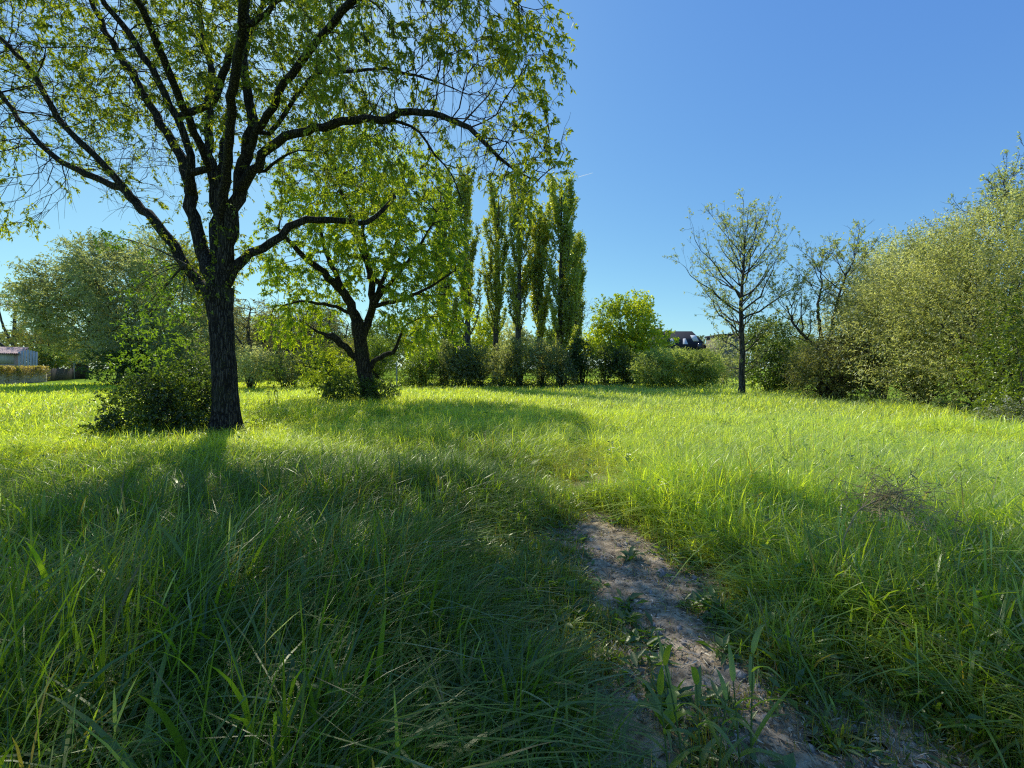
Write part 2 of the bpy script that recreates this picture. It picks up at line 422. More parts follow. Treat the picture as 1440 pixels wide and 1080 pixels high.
def grass_height(x, y):
    r = np.hypot(x, y)
    n1 = fbm(x * 0.55 + 3, y * 0.55 + 8, 3); n2 = fbm(x * 0.16 + 40, y * 0.16, 2)
    h = (0.40 - 0.09 * np.clip((r - 6) / 6, 0, 1)) * (0.18 + 1.25 * n1 + 0.5 * n2)
    h = h * np.where(x < 0.4, 1 + 0.12 * np.clip((7 - r) / 5, 0, 1), 1.0)
    p = path_dist(x, y)
    cx = np.interp(y, PATH[:, 0], PATH[:, 1])
    h = h * np.where(x < cx, np.clip(0.12 + p / np.where(y < 2.8, 2.3, 1.5), 0.1, 1.0), np.clip(0.2 + p / 0.9, 0.16, 1.05))
    h = h * (1 - .6 * np.clip((2.1 - y) / .4, 0, 1) * (x > .35) * (x < 2.2))
    return h

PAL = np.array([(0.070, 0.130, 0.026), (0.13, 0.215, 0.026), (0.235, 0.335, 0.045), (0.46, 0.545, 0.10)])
def grass_layer(g, ntuft, per, r0, r1, power, levels, wmin, wk, spread, half=1.12, near=3.0, arch=0.0):
    x, y, r = wedge(ntuft, r0, r1, power, half, near)
    p = path_dist(x, y)
    ok = field_ok(x, y) & (rng.random(ntuft) < np.clip(0.36 + p / 0.55, 0.11, 1.0))
    # thin clearings so the sward is not even
    ok &= rng.random(ntuft) < np.clip(0.45 + 1.3 * fbm(x * 0.9, y * 0.9 + 30, 3), 0.2, 1)
    x, y, r, p = x[ok], y[ok], r[ok], p[ok]; nt_ = len(x)
    H = grass_height(x, y)
    tone = np.clip(-0.06 + 0.5 * np.clip((x - 0.1) * 1.0, 0, 1) * np.clip((y - 1.5) / 2.5, 0, 1) + 0.17 * np.clip((r - 5) / 5, 0, 1) + 0.75 * fbm(x * 0.22 + 11, y * 0.22 + 4, 3) + rng.normal(0, 0.14, nt_) + 0.46 * np.clip((r - 4.5) / 7, 0, 1), 0, 1)  # darker near left, brighter right and far: shade and sun put into blade colour
    dry = np.clip(1 - p / 0.5, 0, 1) * rng.random(nt_)
    rep = rng.integers(max(1, per // 2), per + per // 2 + 1, nt_)
    i = np.repeat(np.arange(nt_), rep); n_ = len(i)
    oa = rng.uniform(0, 6.28, n_); orad = np.abs(rng.normal(0, 1, n_)) * spread * (1 + 0.10 * r[i])
    bx = x[i] + np.cos(oa) * orad; by = y[i] + np.sin(oa) * orad
    wind = 0.35 + 0.5 * np.sin(x[i] * 0.35 + 2 * fbm(x[i] * .3, y[i] * .3, 2))
    wx = np.cos(oa) * 0.8 + np.cos(wind) * 0.45; wy = np.sin(oa) * 0.8 + np.sin(wind) * 0.45 - 0.1
    az = np.arctan2(wy, wx) + rng.normal(0, 0.8, n_)
    h = H[i] * np.clip(rng.normal(1, 0.28, n_), 0.35, 1.75)
    bend = np.abs(rng.normal(0.28 + arch, 0.3 + arch, n_)) + 0.1 * np.hypot(wx, wy)
    bend = np.where(rng.random(n_) < arch, rng.uniform(0.7, 1.6, n_), bend)
    wd = np.maximum(wmin * rng.lognormal(0, 0.4, n_), wk * r[i] * rng.uniform(0.6, 1.4, n_))
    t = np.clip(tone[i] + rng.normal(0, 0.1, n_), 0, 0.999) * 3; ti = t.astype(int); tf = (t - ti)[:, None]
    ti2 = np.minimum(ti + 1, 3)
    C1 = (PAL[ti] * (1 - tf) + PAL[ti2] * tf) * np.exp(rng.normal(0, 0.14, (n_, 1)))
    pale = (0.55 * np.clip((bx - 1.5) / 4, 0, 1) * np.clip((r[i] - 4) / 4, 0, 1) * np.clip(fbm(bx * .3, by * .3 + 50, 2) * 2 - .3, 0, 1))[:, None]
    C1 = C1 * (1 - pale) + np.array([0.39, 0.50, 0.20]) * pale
    d = (dry[i] * (rng.random(n_) < 0.5) + (rng.random(n_) < 0.05) * 0.9)[:, None]
    C1 = C1 * (1 - d) + np.array([0.24, 0.19, 0.085]) * d
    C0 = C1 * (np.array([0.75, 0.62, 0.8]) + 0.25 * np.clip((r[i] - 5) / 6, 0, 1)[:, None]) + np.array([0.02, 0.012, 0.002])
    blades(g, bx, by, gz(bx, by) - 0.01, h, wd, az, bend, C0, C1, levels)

g = Geo()
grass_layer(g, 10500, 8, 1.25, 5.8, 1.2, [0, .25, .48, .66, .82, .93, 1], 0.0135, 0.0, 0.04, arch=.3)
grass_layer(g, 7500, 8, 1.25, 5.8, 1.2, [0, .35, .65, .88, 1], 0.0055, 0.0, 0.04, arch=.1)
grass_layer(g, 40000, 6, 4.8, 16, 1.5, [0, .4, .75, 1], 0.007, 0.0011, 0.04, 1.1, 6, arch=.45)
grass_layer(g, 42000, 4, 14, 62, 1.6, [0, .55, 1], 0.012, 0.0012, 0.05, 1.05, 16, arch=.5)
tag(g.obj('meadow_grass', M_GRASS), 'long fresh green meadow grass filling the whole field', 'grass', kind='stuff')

# short, sparse and partly dry grass along the path
g = Geo()
n = 12000
y = rng.uniform(1.1, 8.5, n); x = np.interp(y, PATH[:, 0], PATH[:, 1]) + rng.normal(0, 0.8, n)
p = path_dist(x, y); ok = (p > -0.1) & (p < 0.55) & (rng.random(n) < .9) | (rng.random(n) < 0.25); x, y, p = x[ok], y[ok], p[ok]
i = np.repeat(np.arange(len(x)), 5); n_ = len(i); oa = rng.uniform(0, 6.28, n_)
C1 = pick_cols([(0.09, 0.16, 0.03), (0.13, 0.2, 0.035), (0.2, 0.2, 0.07), (0.27, 0.2, 0.1)], n_, 0.18)
blades(g, x[i] + rng.normal(0, 0.02, n_), y[i] + rng.normal(0, 0.02, n_), np.full(n_, 0.0), rng.gamma(4, 0.03, n_) * np.clip(0.5 + p[i] * 2, 0.4, 1.5),
       rng.uniform(0.002, 0.0045, n_), oa, np.abs(rng.normal(0.3, 0.3, n_)), C1 * [0.9, 0.75, 0.8] + [0.02, 0.01, 0], C1, [0, .4, .75, 1])
tag(g.obj('short_grass', M_GRASS), 'short thin grass, partly dry, along the edges of the bare path', 'grass', kind='stuff')

# wild barley: nodding pale seed heads, thick on the right of the field
g = Geo()
x, y, r = wedge(60000, 1.7, 34, 1.5, 1.1, 5)
p = path_dist(x, y)
dens = 1.0 * np.where(x > 1.2, np.clip(0.25 + (x - 1.2) * 0.18, 0, 1), 0.34) * np.clip(fbm(x * .35 + 9, y * .35, 3) * 2.2 - 0.35, 0, 1)
ok = (rng.random(len(x)) < dens) & field_ok(x, y) & (p > 0.25); x, y, r = x[ok], y[ok], r[ok]; n_ = len(x)
H = grass_height(x, y) * rng.uniform(0.95, 1.45, n_) + 0.05
az = rng.normal(0.25, 1.0, n_); bend = np.abs(rng.normal(0.8, 0.4, n_))
wd = np.maximum(0.007, 0.0008 * r) * rng.uniform(0.7, 1.4, n_)
C1 = pick_cols([(0.27, 0.36, 0.13), (0.36, 0.45, 0.20), (0.50, 0.56, 0.33)], n_, 0.14)
lv = [0, .45, .72, .8, .9, 1]; pf = [.25, .2, .2, 1.0, .9, 0]
blades(g, x, y, gz(x, y), H, wd, az, bend, C1 * [0.5, 0.7, 0.35], C1, lv, pf, az + math.pi / 2 + rng.normal(0, .5, n_))
tag(g.obj('seeding_grass', M_SEED), 'nodding pale seed heads of wild barley among the meadow grass', 'grass', kind='stuff')

# broadleaf weeds low in the sward
g = Geo()
x, y, r = wedge(4600, 1.5, 14, 1.4, 1.1, 3)
p = path_dist(x, y); ok = (p > -0.15) & (rng.random(len(x)) < np.where(p < 0.9, 0.8, 0.35)); x, y, r, p = x[ok], y[ok], r[ok], p[ok]
i = np.repeat(np.arange(len(x)), 12); n_ = len(i); a = rng.uniform(0, 6.28, n_); hh = rng.random(n_) * grass_height(x, y)[i] * 0.8
sc = np.where(rng.random(len(x)) < 0.3, 1.8, 1.0)[i]
leaves(g, np.stack([x[i] + rng.normal(0, .03, n_), y[i] + rng.normal(0, .03, n_), hh + 0.015], -1),
       np.stack([np.cos(a), np.sin(a), rng.uniform(-.1, .9, n_)], -1), np.array([0, 0, 1.0]) + rng.normal(0, .35, (n_, 3)),
       rng.uniform(.03, .08, n_) * sc, rng.uniform(.010, .026, n_) * sc, pick_cols([(.05, .11, .025), (.09, .17, .03), (.14, .21, .05)], n_), .15, .15)
tag(g.obj('weeds', M_LEAFD), 'low broad leaved weeds growing among the grass', 'weeds', kind='stuff')

# ------------------------------------------------------------------ tree growing
class Tree:
    def __init__(s):
        s.p = []; s.par = []; s.ra = []; s.limb = []
    def limbline(s, pts, limb, step=0.3, wob=0.035):
        """pts: world xyz + radius; starts at the nearest existing node"""
        pts = [np.asarray(q, float) for q in pts]
        xyz = np.array([q[:3] for q in pts]); rr = np.array([q[3] for q in pts])
        ext = np.vstack([2 * xyz[0] - xyz[1], xyz, 2 * xyz[-1] - xyz[-2]])
        out = []; ro = []
        for i in range(len(xyz) - 1):
            p0, p1, p2, p3 = ext[i:i + 4]; L = np.linalg.norm(p2 - p1); m = max(2, int(math.ceil(L / step)))
            for j in range(m):
                t = j / m
                out.append(0.5 * (2 * p1 + (p2 - p0) * t + (2 * p0 - 5 * p1 + 4 * p2 - p3) * t * t + (3 * p1 - p0 - 3 * p2 + p3) * t ** 3))
                ro.append(rr[i] * (1 - t) + rr[i + 1] * t)
        out.append(xyz[-1]); ro.append(rr[-1])
        out = np.array(out); ro = np.array(ro)
        out[1:] += rng.normal(0, wob, out[1:].shape) * np.minimum(1, ro[1:, None] * 8)
        if s.p:
            par = int(np.argmin(np.linalg.norm(np.array(s.p) - out[0], axis=1)))
            out = out[1:]; ro = ro[1:]
        else: par = -1
        for q, r in zip(out, ro):
            s.p.append(q); s.par.append(par); s.ra.append(r); s.limb.append(limb); par = len(s.p) - 1
    def grow(s, att, step=0.3, di=3.0, dk=0.45, iters=60, grav=-0.1, jit=0.15, maxn=9000, minr_first=0, start_z=None):
        att = np.asarray(att, float)
        P_ = np.array(s.p); 
        ok = np.ones(len(P_), bool)
        if start_z is not None: ok = P_[:, 2] > start_z
        ids = np.where(ok)[0]
        near = np.zeros(len(att), int); dist = np.full(len(att), 1e9)
        def upd(idx):
            Pn = np.array([s.p[q] for q in idx])
            for c in range(0, len(idx), 400):
                D = np.linalg.norm(att[:, None] - Pn[None, c:c + 400], axis=2)
                j = D.argmin(1); dm = D[np.arange(len(att)), j]
                b_ = dm < dist; dist[b_] = dm[b_]; near[b_] = np.array(idx)[c:c + 400][j[b_]]
        upd(list(ids)); alive = np.ones(len(att), bool); grown = {}
        for it in range(iters):
            alive &= dist > dk
            act = alive & (dist < di)
            if not act.any(): break
            nn = near[act]; Pn = np.array(s.p)[nn]; dv = nrm(att[act] - Pn)
            un, inv = np.unique(nn, return_inverse=True)
            acc = np.zeros((len(un), 3)); np.add.at(acc, inv, dv)
            acc = nrm(acc)
            new = []
            for u_, a_ in zip(un, acc):
                c_ = grown.get(u_, 0)
                if c_ >= 3: continue
                grown[u_] = c_ + 1
                pr = s.par[u_]
                back = nrm(s.p[u_] - s.p[pr]) if pr >= 0 else np.array([0, 0, 1.0])
                dd = nrm(a_ * 0.75 + back * 0.35 + np.array([0, 0, grav]) + rng.normal(0, jit, 3))
                s.p.append(s.p[u_] + dd * step); s.par.append(int(u_)); s.ra.append(0.0); s.limb.append(s.limb[u_]); new.append(len(s.p) - 1)
            if not new or len(s.p) > maxn: break
            upd(new)
    def finish(s, tip=0.006, ex=2.3):
        s.P = np.array(s.p); s.par = np.array(s.par); n = len(s.P); ra = np.array(s.ra)
        acc = np.zeros(n); r = np.zeros(n); s.kids = [[] for _ in range(n)]
        for i in range(n - 1, -1, -1):
            r[i] = ra[i] if ra[i] > 0 else max(tip, acc[i] ** (1 / ex))
            if s.par[i] >= 0:
                acc[s.par[i]] += r[i] ** ex; s.kids[s.par[i]].append(i)
        for i in range(n):
            if s.par[i] >= 0 and ra[i] == 0: r[i] = min(r[i], 0.86 * r[s.par[i]] + 0.0004)
        s.r = np.maximum(r, tip * 0.7); s.tips = np.array([i for i in range(n) if not s.kids[i]])
        s.dir = np.zeros((n, 3)); h = s.par >= 0; s.dir[h] = nrm(s.P[h] - s.P[s.par[h]]); s.dir[~h] = [0, 0, 1]
    def wood(s, thick=0.022, sides=10, ridge=0.06, hero=None):
        """dict limb -> Geo"""
        G = {}
        roots = [i for i in range(len(s.P)) if s.par[i] < 0]; stack = [(q, -1) for q in roots]
        thinA = {}; 
        while stack:
            q, pr = stack.pop(); chain = [q]
            while True:
                ks = sorted(s.kids[chain[-1]], key=lambda k_: -s.r[k_])
                ks2 = [k_ for k_ in ks if s.limb[k_] == s.limb[chain[-1]]]
                if not ks: break
                nx = ks2[0] if ks2 else None
                for k_ in ks:
                    if k_ != nx: stack.append((k_, chain[-1]))
                if nx is None: break
                chain.append(nx)
            g = G.setdefault(s.limb[q], Geo())
            full = ([pr] if pr >= 0 else []) + chain
            rr = s.r[full].copy()
            if pr >= 0: rr[0] = min(rr[0], rr[1] * 1.25)
            n_th = int((rr > thick).sum())
            if n_th >= 2:
                sd_ = sides if rr[0] < 0.1 else int(sides * 1.8)
                fl = None
                if hero and pr < 0:
                    sd_ = hero; zz = s.P[full][:n_th, 2] - s.P[full][0, 2]; fl = 0.8 * np.exp(-zz / 0.36)
                tube(g, s.P[full][:n_th], rr[:n_th], sd_, ridge if rr[0] > 0.05 else 0, fl)
            st = max(0, n_th - 1)
            if len(full) - st >= 2:
                thinA.setdefault(s.limb[q], []).append((s.P[full][st:-1], s.P[full][st + 1:], rr[st:-1], rr[st + 1:]))
        for l, L in thinA.items():
            A_, B_, a_, b_ = [np.concatenate(z) for z in zip(*L)]
            seg_tubes(G.setdefault(l, Geo()), A_, B_, a_, b_, 4)
        return G

def twigs(base, d, L, droop, K=4):
    """drooping twig polylines -> (N,K+1,3)"""
    t = np.linspace(0, 1, K + 1)[None, :, None]
    L = L[:, None, None]
    return base[:, None] + nrm(d)[:, None] * L * t + np.array([0, 0, -1.0]) * droop[:, None, None] * L * t ** 2 + rng.normal(0, 0.02, (len(base), K + 1, 3)) * L * (t > 0)

def twig_geo(g, tw, r0, r1):
    K = tw.shape[1] - 1
    rs = np.linspace(r0, r1, K + 1)
    for i in range(K): seg_tubes(g, tw[:, i], tw[:, i + 1], rs[i], rs[i + 1], 3)

def twig_leaves(g, tw, per, L, W, pal, tmin=0.2, hang=0.4, jit=0.15, tone=None, upb=0.6, droop=0.15, spread=0.9):
    n_, K1, _ = tw.shape; i = np.repeat(np.arange(n_), per); m_ = len(i)
    t = rng.uniform(tmin, 1.0, m_) * (K1 - 1); a_ = np.minimum(t.astype(int), K1 - 2); f = (t - a_)[:, None]
    b_ = tw[i, a_] * (1 - f) + tw[i, a_ + 1] * f
    dd = nrm(tw[i, a_ + 1] - tw[i, a_]) * 0.5 + rdir(m_) * spread + np.array([0, 0, -hang])
    up = np.array([0, 0, upb]) + rdir(m_)
    leaves(g, b_, dd, up, L * rng.uniform(0.6, 1.35, m_), W * rng.uniform(0.65, 1.3, m_), pick_cols(pal, m_, jit, None if tone is None else tone[i]), droop=droop)

def ell(c, r, n, shell=0.0):
    v = rdir(n) * (shell + (1 - shell) * rng.random((n, 1)) ** (1 / 3)) * np.asarray(r)
    return np.asarray(c) + v

ATT = 2.2
def pell(px, py, d, rx, ry, rd, n, shell=0.0):
    n = int(n * ATT)
    """ellipsoid given by its photo centre, distance, radii in photo pixels at that distance, depth radius in m"""
    return ell(P(px, py, d), (rx * d / F, rd, ry * d / F), n, shell)

def line(d, pts):
    """[(px,py,extra depth,radius)] -> world"""
    return [np.append(P(a_, b_, d + c_), r_) for a_, b_, c_, r_ in pts]

# ------------------------------------------------------------------ the big maple
D1 = 10.2
def big_maple():
    t = Tree()
    base = P(316, 518 + CZ * F / D1, D1); base[2] = -0.05
    t.limbline([np.append(base, .305), np.append(P(317, 570, D1), .262), np.append(P(314, 500, D1), .245), np.append(P(310, 440, D1), .255), np.append(P(307, 405, D1), .33)], 0, 0.14, 0.004)
    L = lambda k, dd, pts: t.limbline(line(D1, [(a_, b_, dd * c_, r_ * .8) for a_, b_, c_, r_ in pts]), k)
    L(1, .5, [(300, 425, 0, .2), (275, 395, .1, .155), (253, 360, .3, .145), (200, 293, .6, .13), (177, 270, .8, .125), (143, 253, 1.0, .10), (100, 233, 1.2, .09), (67, 213, 1.4, .08), (33, 177, 1.6, .07), (0, 130, 1.8, .06), (-50, 95, 2.0, .045)])
    L(2, .5, [(177, 270, .8, .11), (147, 230, .6, .095), (110, 200, .5, .088), (83, 167, .4, .08), (50, 107, .2, .07), (20, 73, 0, .06), (-25, 20, -.2, .045), (-60, -50, -.3, .03)])
    L(3, 1.0, [(306, 405, 0, .25), (290, 365, .1, .19), (275, 320, .2, .17), (266, 268, .3, .165), (257, 230, .4, .15), (233, 187, .6, .125), (207, 140, .8, .115), (187, 103, 1.0, .11), (163, 70, 1.1, .10), (140, 30, 1.2, .085), (122, -20, 1.4, .07), (95, -120, 1.6, .045)])
    L(4, -.8, [(266, 262, .2, .12), (262, 200, .4, .10), (233, 133, .7, .095), (213, 97, .9, .09), (180, 47, 1.2, .08), (148, 5, 1.5, .065), (120, -60, 1.8, .045)])
    L(5, 1.2, [(308, 400, 0, .22), (303, 330, .2, .15), (297, 233, .4, .135), (292, 160, .6, .12), (296, 100, .8, .10), (285, 50, 1.0, .085), (278, 0, 1.2, .075), (265, -120, 1.5, .05), (255, -230, 1.8, .03)])
    L(6, -.6, [(294, 160, .5, .10), (310, 120, .8, .095), (322, 80, 1.2, .09), (345, 40, 1.8, .075), (385, 8, 2.4, .06), (430, -60, 3.0, .045), (470, -150, 3.4, .03)])
    L(7, -.7, [(309, 400, 0, .25), (325, 330, .15, .19), (337, 265, .35, .175), (345, 215, .5, .16), (352, 180, .7, .14), (347, 130, .9, .12), (342, 83, 1.2, .10), (345, 30, 1.4, .085), (350, -60, 1.6, .065), (360, -200, 2.0, .04)])
    L(8, -.92, [(340, 260, .3, .15), (362, 232, .6, .12), (387, 197, 1.0, .11), (433, 184, 1.3, .10), (480, 171, 1.7, .095), (513, 168, 1.9, .09), (545, 168, 2.1, .085), (580, 157, 2.3, .078), (620, 163, 2.5, .07), (660, 181, 2.7, .058), (687, 207, 2.8, .045), (715, 233, 2.9, .032), (755, 255, 3.0, .018)])
    L(9, -.3, [(350, 180, .7, .10), (377, 187, .9, .065), (400, 160, 1.1, .06), (417, 133, 1.3, .055), (447, 103, 1.5, .05), (490, 101, 1.7, .045), (530, 97, 1.9, .04), (570, 103, 2.1, .033), (612, 114, 2.3, .025), (650, 130, 2.4, .015)])
    L(10, .9, [(312, 405, 0, .25), (340, 368, .1, .135), (383, 340, .3, .12), (417, 316, .5, .11), (445, 309, .7, .105), (480, 310, .9, .095), (515, 312, 1.1, .085), (538, 296, 1.3, .07), (556, 277, 1.5, .055)])
    L(11, -.92, [(535, 165, 2.1, .045), (565, 172, 2.1, .035), (590, 186, 2.0, .03), (612, 218, 1.9, .025), (635, 245, 1.8, .018), (650, 285, 1.8, .012)])
    L(12, -.8, [(352, 245, 0, .05), (372, 240, .2, .045), (395, 222, .4, .035), (420, 211, .5, .02)])
    # limbs towards and away from the camera, mostly above the frame
    L(13, -1, [(310, 330, 0, .15), (320, 240, .8, .12), (330, 120, 2.0, .10), (350, -40, 3.3, .08), (370, -200, 4.6, .05)])
    L(14, 1, [(306, 330, 0, .14), (310, 240, .9, .11), (330, 120, 2.2, .09), (370, 0, 3.6, .07), (400, -120, 5.0, .045)])
    L(15, -1, [(300, 250, 0, .11), (250, 130, 1.4, .09), (190, -10, 2.8, .07), (120, -130, 4.0, .04)])
    L(16, -1.1, [(345, 215, .3, .10), (420, 90, 1.6, .085), (520, -20, 2.6, .07), (620, -90, 3.4, .05), (690, -120, 3.8, .03)])
    att = np.concatenate([
        pell(300, -40, D1 + .3, 250, 190, 3.8, 1100), pell(590, 105, D1 - 1.8, 175, 130, 1.5, 1100), pell(725, 220, D1 - 2.7, 66, 62, .9, 280),
        pell(70, 110, D1 + 1, 150, 150, 3.0, 420), pell(15, 255, D1 + .6, 55, 60, 1.2, 90), pell(690, 45, D1 - 2.8, 95, 75, 1.3, 400),
        pell(300, -300, D1 - .3, 320, 200, 4.6, 650), pell(500, 285, D1 + .8, 60, 35, 1.0, 50), pell(180, 180, D1, 120, 110, 2.2, 150),
        pell(400, 130, D1, 130, 120, 2.8, 300), pell(-130, -60, D1 + 1.2, 160, 220, 3.5, 380), pell(580, -120, D1 - 2, 110, 100, 2.0, 120)])
    att = att[att[:, 2] > 3.8]
    t.grow(att, 0.27, 2.4, 0.36, 80, -0.05, 0.22, 22000, start_z=4.3)
    t.finish(0.0065, 2.15)
    root = thing('maple_tree', base, 'huge dark trunked spreading tree nearest the camera, its many limbs fanning out above the grass', 'tree')
    G = t.wood(0.02, 11, 0.07, hero=56)
    trunk = G[0].obj('trunk', M_BARK, root, True)
    for k_ in sorted(G):
        if k_:
            o = G[k_].obj('limb', M_BARK, trunk, True); o.location = (0, 0, 0)
    # drooping twigs and leaves
    thin = np.where((t.r < 0.02) & (np.array(t.ra) == 0))[0]
    tp = t.tips[np.array(t.ra)[t.tips] == 0]
    src = np.concatenate([np.repeat(tp, 4), rng.choice(thin, int(len(thin) * 1.1))])
    d_ = t.dir[src] + rng.normal(0, 0.55, (len(src), 3)); L_ = rng.uniform(0.25, 0.7, len(src))
    tw = twigs(t.P[src], d_, L_, rng.uniform(0.1, 0.7, len(src)))
    gt = Geo(); twig_geo(gt, tw[rng.random(len(tw)) < .8], 0.0042, 0.0022)
    gl = Geo()
    pal = [(0.075, 0.105, 0.018), (0.15, 0.20, 0.022), (0.27, 0.31, 0.035)]
    px_ = tw[:, 0, 0] / tw[:, 0, 1] * F + 720
    bare = (px_ < 260) & (px_ > 20) & (tw[:, 0, 2] < 8) & (rng.random(len(tw)) < 0.6)   # the sparsely leaved left side
    tone = fbm(tw[:, -1, 0] * 0.6, tw[:, -1, 2] * 0.6 + tw[:, -1, 1], 2)
    sel = ~bare & (rng.random(len(tw)) < np.clip(-0.55 + 2.6 * fbm(tw[:, 0, 0] * 1.1, tw[:, 0, 2] * 1.1 + 1.7 * tw[:, 0, 1], 2), .08, .97))
    # gaps in the canopy that let the sun through to the ground
    mp_ = tw.mean(1); k_ = (mp_[:, 2] - .25) / sd[2]; gx = mp_[:, 0] - k_ * sd[0]; gy = mp_[:, 1] - k_ * sd[1]
    gap_ = fbm(gx * 1.25 + 2, gy * 1.25 + 7, 2) < .385
    for cx_, cy_, rr_ in ((.85, 3.9, .42), (1.0, 5.4, .55), (1.25, 2.9, .3), (.55, 3.2, .22), (2.6, 3.0, .9), (3.9, 2.6, .8), (1.9, 4.2, .7), (2.1, 2.1, .45), (-4.2, 6.1, .3), (-2.0, 4.4, .3), (-3.2, 3.4, .22), (.15, 4.6, .3), (-.9, 2.7, .2)):
        gap_ |= (np.hypot(gx - cx_, gy - cy_) < rr_ * (.7 + .5 * rng.random(len(gx)))) & (rng.random(len(gx)) < .93)
    sel |= (px_ > 640) & (rng.random(len(tw)) < .45)
    sel &= ~gap_ | ((px_ > 690) & (rng.random(len(tw)) < .7))
    twig_leaves(gl, tw[sel], 20, 0.086, 0.037, pal, 0.4, 0.45, 0.16, tone[sel])
    # leafy sprouts on the limbs and trunk head
    au = np.where((np.array(t.ra) > 0.03) & (t.P[:, 2] > 3.2))[0]
    s_ = rng.choice(au, 520); dd = rdir(520); dd[:, 2] += 0.2
    hd = np.where((np.array(t.ra) > 0.1) & (t.P[:, 2] > 3.2) & (t.P[:, 2] < 5.2))[0]
    s2 = rng.choice(hd, 220); s_ = np.concatenate([s_, s2]); dd = nrm(np.concatenate([dd, rdir(220)]))
    tw2 = twigs(t.P[s_] + dd * t.r[s_][:, None] * 0.8, dd, rng.uniform(0.12, 0.42, len(s_)), rng.uniform(0, 0.5, len(s_)))
    twig_geo(gt, tw2, 0.004, 0.002)
    twig_leaves(gl, tw2, 9, 0.075, 0.034, pal, 0.2, 0.3)
    # low sprays hanging on the left of the trunk
    ss = np.array([P(a_, b_, D1 + c_) for a_, b_, c_ in [(285, 405, 0)]])
    spr = []
    for (a_, b_, c_) in [(205, 405, .2), (185, 425, .1), (235, 420, -.2), (210, 455, .2), (180, 480, .3), (255, 455, -.1), (165, 350, 0), (225, 385, .3), (250, 395, .2), (270, 440, .1), (150, 345, .2), (225, 430, .4)]:
        spr.append(P(a_, b_, D1 + c_) + (0, 0, .25))
    spr = np.array(spr)
    st = P(262, 372, D1 - .2)
    gb = Geo()
    for q in spr:
        mid = (st + q) / 2 + np.array([0, 0, .22]); tt = np.linspace(0, 1, 7)[:, None]
        tube(gt, (1 - tt) ** 2 * st + 2 * tt * (1 - tt) * mid + tt ** 2 * q, np.linspace(.014, .005, 7), 5)
    sb = np.repeat(spr, 14, 0) + rng.normal(0, .14, (len(spr) * 14, 3))
    tw3 = twigs(sb, rdir(len(sb)) * [1, 1, .5] + [0, 0, -.15], rng.uniform(.12, .3, len(sb)), rng.uniform(0.1, .6, len(sb)))
    twig_geo(gt, tw3, .003, .002); twig_leaves(gl, tw3, 8, .08, .036, [(0.08, 0.15, 0.02), (0.11, 0.19, 0.025)], .2, .4)
    crown_obj('crown', gl, M_LEAF, gt, M_TWIG, root)
    print('maple nodes', len(t.P), 'tips', len(t.tips), 'twigs', len(tw), 'leaves', gl.n // 4)
big_maple()

